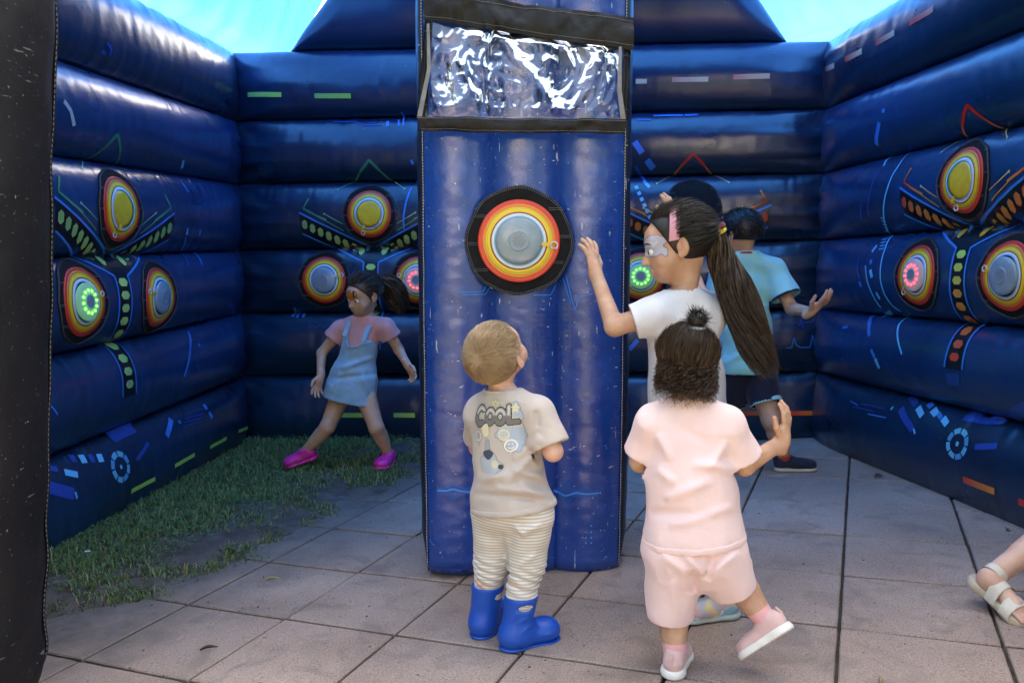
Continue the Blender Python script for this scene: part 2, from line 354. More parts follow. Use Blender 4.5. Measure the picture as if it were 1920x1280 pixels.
# ------------------------------------------------------------------ inflatable walls: stacked horizontal tubes
class Wall:
    def __init__(s, A, B, zA, zB, bulge=.135, endA=.42, endB=.42, inward=None):
        s.A, s.B = np.array(A, float), np.array(B, float); s.L = np.linalg.norm(s.B - s.A); s.d = (s.B - s.A) / s.L
        n_ = np.array((-s.d[1], s.d[0])); c = np.array((0, 3.6)) - s.A
        s.n = n_ if n_ @ c > 0 else -n_
        s.grid = {}; s.zA, s.zB = np.array(zA, float), np.array(zB, float); s.bul = bulge; s.eA, s.eB = endA, endB
    def zs(s, k, u): return s.zA[k] + (s.zB[k] - s.zA[k]) * (np.asarray(u) / s.L)
    def amp(s, u):
        a = np.clip(np.asarray(u, float) / s.eA, 0, 1); b = np.clip((s.L - np.asarray(u, float)) / s.eB, 0, 1)
        sm = lambda t: .30 + .70 * (1 - (1 - t) ** 2.2)
        return s.bul * sm(a) * sm(b)
    def off(s, u, z):
        """bulge of the fabric at distance u along the wall and height z"""
        u = np.asarray(u, float); z = np.asarray(z, float); o = np.zeros(np.broadcast(u, z).shape)
        for k in range(len(s.zA) - 1):
            a, b = s.zs(k, u), s.zs(k + 1, u); tt = (z - a) / (b - a)
            m_ = (tt >= 0) & (tt <= 1)
            if k in s.grid:      # follow the creased fabric itself
                G = s.grid[k]; fu = np.clip(u / s.L, 0, 1) * (G.shape[0] - 1) + 0 * tt; ft = np.arccos(np.clip(1 - 2 * tt, -1, 1)) / math.pi * (G.shape[1] - 1)
                i = np.minimum(fu.astype(int), G.shape[0] - 2); j = np.minimum(ft.astype(int), G.shape[1] - 2); a_, b_ = fu - i, ft - j
                val = (G[i, j] * (1 - a_) + G[i + 1, j] * a_) * (1 - b_) + (G[i, j + 1] * (1 - a_) + G[i + 1, j + 1] * a_) * b_
            else: val = s.amp(u) * np.sqrt(np.clip(1 - (2 * tt - 1) ** 2, 0, 1))
            o = np.where(m_, val, o)
        return o
    def pos(s, u, z, lift=0.):
        u = np.asarray(u, float); z = np.asarray(z, float); o = s.off(u, z)
        P = np.empty(o.shape + (3,)); P[..., 0] = s.A[0] + s.d[0] * u + s.n[0] * o; P[..., 1] = s.A[1] + s.d[1] * u + s.n[1] * o; P[..., 2] = z
        if np.any(lift):
            e = 2e-3; du = (s.off(u + e, z) - s.off(u - e, z)) / (2 * e); dz = (s.off(u, z + e) - s.off(u, z - e)) / (2 * e)
            du = np.clip(du, -3, 3); dz = np.clip(dz, -3, 3)
            ln = np.sqrt(1 + du ** 2 + dz ** 2)
            for c in (0, 1): P[..., c] += lift * (s.n[c] - du * s.d[c]) / ln
            P[..., 2] += lift * (-dz) / ln
        return P
    def px(s, x, y):
        """where a sight line of the photograph meets the wall: (u, z)"""
        d = ray(x, y); t = np.linspace(1.2, 7.5, 6000) / d[1]
        P = np.array((0, 0, CAMZ)) + t[:, None] * d
        rel = P[:, :2] - s.A; u = rel @ s.d; h = rel @ s.n
        f = h - s.off(np.clip(u, .01, s.L - .01), P[:, 2])
        i = np.argmax(f < 0)
        if f[i] >= 0: return None
        return float(u[i]), float(P[i, 2])
    def build(s, root, mat, seed=0, nth=26, tubes=None, du=.0105):
        nu = int(s.L / du)
        uu = np.linspace(0, s.L, nu); out = []
        th = np.linspace(0, math.pi, nth)
        for k in (tubes if tubes is not None else range(len(s.zA) - 1)):
            U, TH = np.meshgrid(uu, th, indexing='ij')
            a, b = s.zs(k, U), s.zs(k + 1, U)
            Z = a + (b - a) * (1 - np.cos(TH)) / 2; O = s.amp(U) * np.sin(TH)
            # creases that fan out from the welded seams and from the corners
            P0 = np.stack([U, np.full_like(U, k * 3.1 + seed), np.zeros_like(U)], -1)
            near = np.exp(-np.minimum(TH, math.pi - TH) / .42); up = TH > math.pi / 2
            fold = .8 * vnoise(P0, 17, 1) + .75 * vnoise(P0, 41, 2)
            fold2 = vnoise(np.stack([U, TH * .13, np.full_like(U, k + seed)], -1), 23, 4)
            gate = np.clip(vnoise(P0, 2.3, 5) * 3 + .55, 0.1, 1)
            endw = np.exp(-np.minimum(U, s.L - U) / .22)
            O = O + (fold * near * .030 * gate * np.where(up, 1.25, .8) + fold2 * .004 * np.sin(TH)) * np.clip(s.amp(U) / s.bul, 0, 1)
            radial = vnoise(np.stack([np.zeros_like(U), TH * 2.1, np.full_like(U, k * 5. + seed)], -1), 2.4, 7)
            O = O + radial * endw * .05 * np.sin(TH) * np.clip(s.amp(U) / s.bul, 0, 1)
            O = O + vnoise(np.stack([U, TH * .2, np.full_like(U, k * 2. + seed)], -1), 3.1, 9) * .014 * np.sin(TH) * np.clip(s.amp(U) / s.bul, 0, 1)
            s.grid[k] = O
            P = np.stack([s.A[0] + s.d[0] * U + s.n[0] * O, s.A[1] + s.d[1] * U + s.n[1] * O, Z], -1)
            flip = (s.d[0] * s.n[1] - s.d[1] * s.n[0]) > 0
            out.append(mk('tube', P.reshape(-1, 3), grid_faces(nu, nth, flip), mat, root))
        return out

CL, CR = (-1.75, 5.25), (1.75, 4.62)
SL = [at(450, y, 5.25)[2] for y in (838, 703, 586, 469, 346, 228, 100)]
SR = [at(1545, y, 4.62)[2] for y in (836, 697, 579, 450, 325, 205, 78)]
drop = np.linspace(.14, .12, 7)
WL = Wall((-2.04, 1.95), CL, np.array(SL) - drop, SL, .115)
WB = Wall(CL, CR, SL, SR, .11)
WR = Wall(CR, (2.16, 1.35), SR, np.array(SR) + .01, .12)
t_wl = thing('inflatable_wall', 'navy inflatable side wall standing on the grass, green printed dashes', 'wall', (-1.9, 3.6, gz(-1.9)), 'inflatable arena walls')
t_wb = thing('inflatable_wall', 'navy inflatable end wall of stacked tubes behind the central pillar', 'wall', (0, 4.95, 0), 'inflatable arena walls')
t_wr = thing('inflatable_wall', 'navy inflatable side wall standing on the paving, red and orange printed dashes', 'wall', (1.95, 3.0, gz(1.95)), 'inflatable arena walls')
WL.build(t_wl, M['navy'], 1); WB.build(t_wb, M['ink'], 5); WR.build(t_wr, M['navy'], 9)
for t_ in (t_wl, t_wr):      # the lowest and the top tube of the side walls are printed darker
    for o in [t_.children[0], t_.children[5]]: o.data.materials[0] = M['ink']
# outer skins and tops, so the walls are closed bodies
for W_, root in ((WL, t_wl), (WB, t_wb), (WR, t_wr)):
    v = []
    for u in (0, W_.L):
        base_ = W_.A + W_.d * u
        for q, zz in ((0.01, W_.zs(0, u)), (0.42, W_.zs(0, u)), (0.42, W_.zs(6, u)), (0.01, W_.zs(6, u))):
            p = base_ - W_.n * q; v.append((p[0], p[1], zz))
    mk('outer_skin', v, [(0, 1, 5, 4), (1, 2, 6, 5), (2, 3, 7, 6), (0, 3, 2, 1), (4, 5, 6, 7), (0, 4, 7, 3)], M['navy'], root, smooth=False)
for (x0, x1, y0, y1) in ((CL[0] - .45, CL[0] - .003, CL[1] - .01, CL[1] + .45), (CR[0] + .003, CR[0] + .45, CR[1] - .01, CR[1] + .45)):  # dark filler blocks added behind the corners to stop a light leak
    v = [(x, y, z) for z in (-.1, 2.28) for x, y in ((x0, y0), (x1, y0), (x1, y1), (x0, y1))]
    mk('corner_gap_filler', v, [(3, 2, 1, 0), (4, 5, 6, 7), (0, 1, 5, 4), (1, 2, 6, 5), (2, 3, 7, 6), (3, 0, 4, 7)], M['ink'], t_wb, smooth=False)
# raised gable panel above the end wall
def gable():
    nu, nt_ = 150, 30; V = []
    uL, uR = WB.px(537, 104)[0], WB.px(1478, 84)[0]
    for i in range(nu):
        for j in range(nt_):
            f = j / (nt_ - 1); th = f * math.pi
            hgt = .92; s_ = (1 - math.cos(th)) / 2
            lo, hi = uL + .80 * s_, uR - .62 * s_
            u = lo + (hi - lo) * i / (nu - 1); e = min(i, nu - 1 - i) / (nu - 1) * (hi - lo)
            z = WB.zs(6, u) + hgt * s_
            am = .17 * math.sqrt(1 - (1 - min(e / .2, 1)) ** 2)
            o = am * math.sin(th) + .02 * float(vnoise(np.array((u, th * .2, 3.)), 6, 4)) * math.sin(th)
            V.append((WB.A[0] + WB.d[0] * u + WB.n[0] * o, WB.A[1] + WB.d[1] * u + WB.n[1] * o, z))
    mk('gable_panel', V, grid_faces(nu, nt_, (WB.d[0] * WB.n[1] - WB.d[1] * WB.n[0]) > 0), M['ink'], t_wb)
gable()

# ------------------------------------------------------------------ canopy roof: one stretched sheet over the three walls
def roof_pt(fx, fy, drop=0.):
    Y = 2.86 + fy * (5.62 - 2.86); xl = -2.28 + .28 * fy; xr = 2.35 - .40 * fy; x = xl + (xr - xl) * fx
    zt = 2.36 + (-.13) * (1 - fx) * (1 - fy) - .03 * fx
    # valley over the wall tops, then up steeply to a broad crown
    e = min(fx, 1 - fx) * (xr - xl); r = min(max((e - .42) / .62, 0), 1); r = r * r * (3 - 2 * r)
    z = zt + .035 + .78 * r + .10 * math.sin(math.pi * fx) - .10 * math.sin(math.pi * fy) * r
    z += .05 * float(vnoise(np.array((x, Y * .5, 0.)), 3.0, 2)) + .07 * abs(float(vnoise(np.array((x + .8 * Y, (Y - x) * .22, 1.)), 5, 6))) + .03 * float(vnoise(np.array((x - .6 * Y, Y * .3, 2.)), 15, 8))
    return (x, Y, z - drop)
def roof():
    nx, ny = 120, 110; V = [roof_pt(i / (nx - 1), j / (ny - 1)) for i in range(nx) for j in range(ny)]
    rt_ = thing('canopy_roof', 'bright blue translucent fabric canopy stretched over the inflatable walls', 'canopy', (0, 4.2, 2.4))
    mk('fabric_sheet', V, grid_faces(nx, ny), M['canopy'], rt_)
roof()

# ------------------------------------------------------------------ entrance column at the near left
def column(cx, cy, sg, label):
    root = thing('inflatable_column', label, 'column', (cx, cy, gz(cx)))
    nz, na = 190, 72; V = []
    for i in range(nz):
        f = i / (nz - 1); z = gz(cx) + 2.5 * f
        for k in range(na):
            a = 2 * math.pi * k / na; c, s_ = math.cos(a), math.sin(a)
            rx = .285 * abs(c) ** .8 * np.sign(c); ry = .21 * abs(s_) ** .9 * np.sign(s_)
            sh = .97 + .10 * f - .10 * math.exp(-f / .03)
            wr = .012 * float(vnoise(np.array((c * .4, s_ * .4, z + .3 * c)), 9, 3)) + (.035 * float(vnoise(np.array((c * .5 + z * 1.2, s_ * .5, z)), 7, 5)) * math.exp(-f / .16))
            V.append((cx + sg * .137 * f + rx * sh + wr * c, cy + ry * sh + wr * s_, z))
    F = [(i * na + k, i * na + (k + 1) % na, (i + 1) * na + (k + 1) % na, (i + 1) * na + k) for i in range(nz - 1) for k in range(na)]
    mk('sleeve', V, F + [tuple((nz - 1) * na + k for k in range(na))], M['column'], root)
    # welted seam running up the corner that faces the arena
    pts = []
    for i in range(0, nz, 2):
        a = 2 * math.pi * 70 / na
        p = np.array(V[i * na + (6 if sg > 0 else 30)]); pts.append(p + np.array((sg * .003, .002, 0)))
    v, f = tube(pts, .0045, 6); mk('seam_welt', v, f, M['column'], root)
    st = []
    for i in range(0, len(pts) - 1, 1):
        for q in (.1, .6):
            p = lerp(pts[i], pts[i + 1], q); p2 = lerp(pts[i], pts[i + 1], q + .28)
            st.append(tube([p + (sg * .003, -.0035, 0), p2 + (sg * .003, -.0035, 0)], .0013, 4))
    v, f = join(st); mk('stitching', v, f, M['stitch_dark'], root)
column(-1.488, 1.95, 1, 'dark scuffed inflatable column at the entrance, nearest the camera')
column(1.62, 1.42, -1, 'dark inflatable column on the other side of the entrance, added unseen to cut the front light')  # unseen column, added to keep front light off the interior

# unseen inflatable beam added just above the view: it keeps the high sky off the arena
def beam():
    root = thing('sky_block_beam', 'dark inflatable beam added unseen above the view to block the high sky', 'beam', (.1, 3.02, 2.3))
    for (z0, r_) in ((2.40, .24), (2.84, .24)):
        n = 60; pts = [(-1.9 + 4.1 * k / (n - 1), 3.02, z0 + gz(-1.9 + 4.1 * k / (n - 1))) for k in range(n)]
        e = np.array([min(k, n - 1 - k) / 4 for k in range(n)]); rr = r_ * np.sqrt(1 - (1 - np.clip(e, .04, 1)) ** 2)
        v, f = tube(pts, rr, 28); mk('tube', v, f, M['column'], root)
beam()

# unseen trees added behind the camera: they close off the low sky in front of the arena
M['bark'] = pbr('bark', (.05, .035, .025), (.09, .07, .05), 12, .9, bump=.6, bscale=30)
M['leafage'] = pbr('tree_leaves', (.025, .05, .012), (.05, .085, .02), 9, .6)
def screen_tree(x, y, h, seed, label):
    r = np.random.default_rng(seed); z0 = gz(x) - .08; root = thing('screen_tree', label, 'screen_tree', (x, y, z0), 'added trees behind the camera')
    pts = [(x, y, z0), (x + .05, y, z0 + h * .2), (x + .12, y + .05, z0 + h * .45), (x, y, z0 + h * .75)]
    lim = [tube(pts, [.2, .16, .12, .04], 9)]
    for k in range(6):
        a = k * 1.05 + r.uniform(0, .4); q = np.array(pts[2]) + (0, 0, r.uniform(-.8, .8)); e = q + np.array((math.cos(a), math.sin(a), .7)) * h * .22
        lim.append(tube([q, lerp(q, e, .5) + (0, 0, .1), e], [.07, .05, .02], 6))
    v, f = join(lim); mk('trunk', v, f, M['bark'], root)
    n = 3200; c = np.array((x, y, z0 + h * .56)); V = np.empty((n, 4, 3))
    cl = r.normal(0, 1, (26, 3)); cl /= np.linalg.norm(cl, axis=1)[:, None]; cl = c + cl * np.array((h * .30, h * .30, h * .36)) * r.uniform(.45, 1, (26, 1))
    p = cl[r.integers(0, 26, n)] + r.normal(0, h * .075, (n, 3)); a = r.normal(0, 1, (n, 3)); a /= np.linalg.norm(a, axis=1)[:, None]
    b = np.cross(a, r.normal(0, 1, (n, 3))); b /= np.linalg.norm(b, axis=1)[:, None]; s = r.uniform(.09, .17, (n, 1)) * h / 9
    for k, (i, j) in enumerate(((-1, 0), (0, -.55), (1, 0), (0, .55))): V[:, k] = p + a * s * i * 1.5 + b * s * j * 1.5
    mk('crown', V.reshape(-1, 3), np.arange(4 * n).reshape(n, 4), M['leafage'], root, smooth=False)
WHERE = ('third from the entrance column side', 'at the near left of the gap', 'at the near right of the gap', 'third from the right wall side', 'far out to the left', 'far out to the right')
for k, (x, y, h) in enumerate(((-11, -7, 9.5), (-9.5, -10, 10.5), (6, -10, 9.5), (11.5, -6.5, 10), (-14, -2, 9), (14.5, -1.5, 9))):
    screen_tree(x, y, h, 40 + k, 'added unseen dark leafy tree behind the camera, ' + WHERE[k])

# pale rendered house added unseen behind the camera: its sunlit front is what the pillar and the vinyl reflect
M['render_wall'] = pbr('pale_render', (.50, .48, .45), (.58, .56, .52), 3, .9, bump=.4, bscale=120)
M['roof_tile'] = pbr('roof_tiles', (.16, .06, .04), (.24, .10, .06), 8, .8, bump=.5, bscale=25)
M['pane'] = pbr('window_pane', (.02, .025, .03), rough=.1); M['white_paint'] = pbr('white_paint', (.75, .75, .73), rough=.5)
def box(x0, x1, y0, y1, z0, z1):
    v = [(x, y, z) for z in (z0, z1) for x, y in ((x0, y0), (x1, y0), (x1, y1), (x0, y1))]
    return np.array(v, float), np.array([(3, 2, 1, 0), (4, 5, 6, 7), (0, 1, 5, 4), (1, 2, 6, 5), (2, 3, 7, 6), (3, 0, 4, 7)])
def reflector_house():
    x0, x1, y0, y1, h = -6.6, .6, -21, -13, 5.6
    hr = thing('reflector_house', 'pale rendered house with a tiled roof, added unseen behind the camera to be reflected', 'reflector_house', ((x0 + x1) / 2, (y0 + y1) / 2, -.1))
    v, f = box(x0, x1, y0, y1, -.3, h); wl = mk('wall', v, f, M['render_wall'], hr, smooth=False)
    v = [(x0 - .3, y1 + .3, h - .05), (x1 + .3, y1 + .3, h - .05), (x1 + .3, y0 - .3, h - .05), (x0 - .3, y0 - .3, h - .05), (x0 - .3, (y0 + y1) / 2, h + 2.6), (x1 + .3, (y0 + y1) / 2, h + 2.6)]
    mk('roof', v, [(0, 1, 5, 4), (2, 3, 4, 5), (0, 4, 3), (1, 2, 5), (0, 3, 2, 1)], M['roof_tile'], hr, smooth=False)
    for zz_ in (1.0, 3.6):
        for xx in (-5.7, -3.9, -2.1, -.3):
            if zz_ < 2 and xx == -2.1:
                v, f = box(xx - .5, xx + .5, y1, y1 + .05, -.05, 2.1); mk('door', v, f, M['roof_tile'], hr, smooth=False); continue
            v, f = box(xx - .5, xx + .5, y1, y1 + .04, zz_, zz_ + 1.3); w_ = mk('window', v, f, M['white_paint'], hr, smooth=False)
            for sx_ in (-.24, .24):
                v, f = box(xx + sx_ - .2, xx + sx_ + .2, y1 + .03, y1 + .045, zz_ + .07, zz_ + 1.23); mk('pane', v, f, M['pane'], w_, smooth=False)
reflector_house()
# ------------------------------------------------------------------ central pillar
PX0, PHW, PY = .039, .335, 2.75
pz0 = gz(PX0) - .004
t_p = thing('inflatable_pillar', 'tall blue inflatable pillar with three vertical lobes in the middle of the arena', 'pillar', (PX0, PY + .3, pz0))
PH = 2.3
lob = [-PHW, -PHW + .221, PHW - .221, PHW]
def pfront(x, z):
    o = np.zeros_like(x)
    for k in range(3):
        t_ = (x - lob[k]) / (lob[k + 1] - lob[k]); o = np.where((t_ >= 0) & (t_ <= 1), .036 * np.clip(1 - (2 * t_ - 1) ** 2, 0, 1) ** .8, o)
    return o
nx, nz = 112, 230
ths = np.concatenate([lob[k] + (lob[k + 1] - lob[k]) * (1 - np.cos(np.linspace(0, math.pi, 38))) / 2 for k in range(3)])
zz = np.linspace(0, PH, nz)
X, Z = np.meshgrid(ths, zz, indexing='ij')
O = pfront(X, Z)
Pn = np.stack([X * 1.0, Z * .7, np.zeros_like(X)], -1)
O = O + .006 * vnoise(Pn, 5, 1) + .003 * vnoise(np.stack([X * .6, Z, np.zeros_like(X)], -1), 26, 2) + .0025 * vnoise(np.stack([X * .35 + .2 * Z, Z, np.zeros_like(X)], -1), 60, 3)
bot = np.clip(1 - Z / .05, 0, 1)
XX = PX0 + X * (1 - .012 * np.clip(1 - Z / .5, 0, 1)) ; YY = PY - O + .025 * bot ** 2
mk('front_panel', np.stack([XX, YY, pz0 + Z], -1).reshape(-1, 3), grid_faces(len(ths), nz), M['pillar'], t_p)
for s_ in (-1, 1):
    nv = 40; th = np.linspace(0, math.pi, nv)
    TH, Z2 = np.meshgrid(th, zz, indexing='ij')
    D = (1 - np.cos(TH)) / 2 * .56
    b_ = (.036 if s_ < 0 else .044) * np.sin(TH) ** .75 * np.clip(Z2 / .16 + .1, 0, 1) + .008 * vnoise(np.stack([D, Z2, np.full_like(D, s_)], -1), 14, 4) * np.sin(TH)
    P = np.stack([PX0 + s_ * (PHW * (1 - .012 * np.clip(1 - Z2 / .5, 0, 1)) + b_), PY + D + .05 * np.clip(1 - Z2 / .05, 0, 1) ** 2 * (TH < .3), pz0 + Z2], -1)
    mk('side_panel', P.reshape(-1, 3), grid_faces(nv, nz, s_ > 0), M['pillar_side'], t_p)
    # piping and stitching along the front edges
    pts = np.stack([np.full(nz, PX0 + s_ * PHW) * 1.0, np.full(nz, PY - .004), pz0 + zz], -1)
    pts[:, 0] = PX0 + s_ * PHW * (1 - .012 * np.clip(1 - zz / .5, 0, 1)) + .002 * vnoise(pts, 12, 5); pts[:, 1] += .05 * np.clip(1 - zz / .05, 0, 1) ** 2
    v, f = tube(pts[::2], .004, 6); mk('edge_piping', v, f, M['pillar_side'], t_p)
    st = [tube([pts[i] + (0, -.0045, 0), pts[i] + (0, -.0045, .0065)], .0012, 4) for i in range(1, nz - 1)]
    v, f = join(st); mk('stitching', v, f, M['stitch'], t_p)
v = [(PX0 + a * PHW, PY + .56 * b, pz0 + PH) for a, b in ((-1, 0), (1, 0), (1, 1), (-1, 1))] + [(PX0 + a * PHW, PY + .56, pz0) for a in (-1, 1)]
mk('back_panel', v, [(0, 1, 2, 3), (3, 2, 5, 4)], M['pillar_side'], t_p, smooth=False)

# clear weather flap with black borders over the upper part of the pillar
def flap():
    tl, tr = at(800, 40, 2.70), at(1178, 92, 2.70); bl, br = at(786, 222, 2.665), at(1173, 226, 2.665)
    n = 150; m_ = 90
    F_, G_ = np.meshgrid(np.linspace(0, 1, n), np.linspace(0, 1, m_), indexing='ij')
    P = (tl[None, None] * ((1 - F_) * (1 - G_))[..., None] + tr * (F_ * (1 - G_))[..., None] + bl * ((1 - F_) * G_)[..., None] + br * (F_ * G_)[..., None])
    q = np.stack([F_ * .39, G_ * .26, np.zeros_like(F_)], -1)
    warp = np.stack([vnoise(q, 6, 11), vnoise(q, 6, 12), np.zeros_like(F_)], -1) * .16
    qq = q + warp
    ridge = lambda s, sd: 1 - np.abs(vnoise((q + warp * .45) * np.array((1.9, .8, 1)), s, sd)) * 4
    w_ = .012 * ridge(7, 1) + .010 * ridge(15, 2) + .0035 * ridge(34, 3) + .0006 * ridge(90, 4)
    diag = np.exp(-((F_ - .35 - .35 * G_) / .05) ** 2) * .014 + np.exp(-((F_ - .63 + .05 * G_) / .03) ** 2) * .012 - np.exp(-((F_ - .31) / .025) ** 2) * .012
    edge = np.clip(np.minimum(np.minimum(F_, 1 - F_) * 8, np.minimum(G_, 1 - G_) * 9), .15, 1)
    P[..., 1] -= (w_ + diag) * edge * 1.05 + .012
    fl = mk('weather_flap', P.reshape(-1, 3), grid_faces(n, m_), M['vinyl'], t_p)
    def band(name, a0, a1, b0, b1, wob, seed, thick=.004, lift=.0, mat='black_pvc', cnt=120, par=fl):
        nn, mm = cnt, 9; f, g_ = np.meshgrid(np.linspace(0, 1, nn), np.linspace(0, 1, mm), indexing='ij')
        Q = a0 * ((1 - f) * (1 - g_))[..., None] + a1 * (f * (1 - g_))[..., None] + b0 * ((1 - f) * g_)[..., None] + b1 * (f * g_)[..., None]
        u = np.stack([f * 2.2, g_ * .3, np.full_like(f, seed)], -1)
        Q[..., 1] -= wob * (vnoise(u, 5, seed) + .5 * vnoise(u, 13, seed + 1)) + .018 + lift + .006 * np.sin(math.pi * g_)
        Q[..., 2] += wob * .35 * vnoise(u, 4, seed + 2)
        bk = Q.copy(); bk[..., 1] += thick
        v = np.concatenate([Q.reshape(-1, 3), bk.reshape(-1, 3)]); fa = np.concatenate([grid_faces(nn, mm), grid_faces(nn, mm, True, nn * mm)])
        o = mk(name, v, fa, M[mat], par)
        # two rows of stitching
        st = []
        for gi in (1, mm - 2):
            for i in range(0, nn - 1):
                p = Q[i, gi]; p2 = lerp(Q[i, gi], Q[i + 1, gi], .6); st.append(tube([p + (0, -.0025, 0), p2 + (0, -.0025, 0)], .0009, 4))
        v, fa = join(st); mk('stitching', v, fa, M['stitch_dark'], par)
        return o
    up = np.array((0, 0, .09))
    band('top_band', tl + up + (-.006, 0, 0), tr + up + (.012, 0, .0), tl + (-.008, 0, -.004), tr + (.012, 0, -.012), .03, 3, lift=.006)
    band('bottom_band', bl + (-.004, 0, .0), br + (.0, 0, .0), bl + (.01, .006, -.042), br + (-.004, .006, -.046), .018, 7, lift=.004)
    sw = np.array((.021, 0, 0))
    band('side_band', tl - sw * .1, tl + sw, bl - sw * .2, bl + sw * 1.3, .02, 9, cnt=14)
    band('side_band', tr - sw * .8, tr + sw * .3, br - sw * 1.0, br + sw * .3, .02, 13, cnt=14)
    # grey tie strips hanging at the edges of the flap
    for (a, b, c) in (((803, 45), (806, 130), (789, 220)), ((1163, 88), (1163, 170), (1172, 232))):
        pts = [at(*a, 2.655), at(*lerp(a, b, .5), 2.65), at(*b, 2.645), at(*lerp(b, c, .5), 2.642), at(*c, 2.645)]
        pts = np.array(pts); v = []
        for k, p in enumerate(pts): v += [p + (-.005 - .002 * k, 0, 0), p + (.004, -.004, 0)]
        mk('tie_strip', v, [(2 * k, 2 * k + 1, 2 * k + 3, 2 * k + 2) for k in range(4)], M['stitch_dark'], fl)
flap()

# ------------------------------------------------------------------ sewn patches, printed emblems and light targets
C_BLUE, C_CY, C_DK, C_BLK = (.02, .19, .62), (.10, .48, .80), (.012, .06, .33), (.004, .006, .012)
C_GR, C_GR2, C_TEAL = (.36, .58, .13), (.42, .66, .10), (.08, .40, .26)
C_OR, C_RED, C_PE = (.75, .27, .05), (.62, .04, .03), (.72, .50, .36)
class Flat:
    """flat mounting surface on the pillar front"""
    def __init__(s, c): s.c = np.array(c, float)
    def pos(s, u, z, lift=0.):
        u = np.asarray(u, float); z = np.asarray(z, float); x = s.c[0] + u
        o = np.full(np.broadcast(u, z).shape, s.c[1]) - lift
        return np.stack([x + 0 * z, o, s.c[2] + z + 0 * u], -1)
def polar(surf, u0, z0, r0, r1, lift, n=56, m_=4, shape=None, jit=0.):
    a = np.linspace(0, 2 * math.pi, n, endpoint=False); r = np.linspace(r0, r1, m_)
    A_, R_ = np.meshgrid(a, r, indexing='ij')
    k = 1.0 if shape is None else shape(A_)
    U, Zp = u0 + np.cos(A_) * R_ * k, z0 + np.sin(A_) * R_ * k
    return surf.pos(U, Zp, lift)
def ring_mesh(surf, u0, z0, r0, r1, lift, n=56, m_=4, shape=None, thick=0.):
    P = polar(surf, u0, z0, r0, r1, lift, n, m_, shape); v = P.reshape(-1, 3); F = []
    for i in range(n):
        j = (i + 1) % n
        for k in range(m_ - 1): F.append((i * m_ + k, i * m_ + k + 1, j * m_ + k + 1, j * m_ + k))
    if thick:
        base_ = polar(surf, u0, z0, r0, r1, lift - thick, n, m_, shape)[:, -1]; o = len(v); v = np.concatenate([v, base_])
        for i in range(n):
            j = (i + 1) % n; F.append((i * m_ + m_ - 1, o + i, o + j, j * m_ + m_ - 1))
    return v, np.array(F)
def octo(A_): return 1 + .012 * np.cos(8 * A_ + .4) + .012 * np.cos(3 * A_ + 1)
def patch(surf, u0, z0, r, root, label=None, lift=.004, seams=True):
    v, f = ring_mesh(surf, u0, z0, .002, r, lift, 64, 12, octo, .004); o = mk('velcro_patch', v, f, M['velcro'], root)
    st = []
    for rr in (r * .985, r * .955):
        P = polar(surf, u0, z0, rr, rr, lift + .0015, 150, 1, octo)[:, 0]
        st += [tube([P[i], lerp(P[i], P[(i + 1) % 150], .62)], .0009, 4) for i in range(150)]
    if seams:
        for (zz_, s_) in ((.09, 1), (.0, 1), (-.085, 1)):
            for d_ in (0, .006):
                for sg in (-1, 1):
                    x1 = math.sqrt(max(r * r * .9 - zz_ ** 2, 0)); us = sg * np.linspace(x1, max(math.sqrt(max(.135 ** 2 - zz_ ** 2, 0)) - .004, 0), 14)
                    P = surf.pos(u0 + us, z0 + zz_ + d_ + .012 * sg + 0 * us, lift + .0015)
                    st += [tube([P[i], lerp(P[i], P[i + 1], .6)], .0008, 4) for i in range(13)]
    v, f = join(st); mk('stitching', v, f, M['stitch_dark'], o)
    return o
def flatc(c): return (np.array(c),)
RINGS = [('outer_ring', 1.0, .895, (.60, .035, .02)), ('orange_ring', .895, .815, (.72, .20, .02)), ('lime_ring', .815, .775, (.55, .52, .03)),
         ('yellow_ring', .775, .70, (.80, .52, .02)), ('maroon_ring', .70, .668, (.16, .01, .025)), ('white_ring', .668, .605, (.62, .68, .72)), ('blue_ring', .605, .57, (.14, .36, .62))]
led_me = None
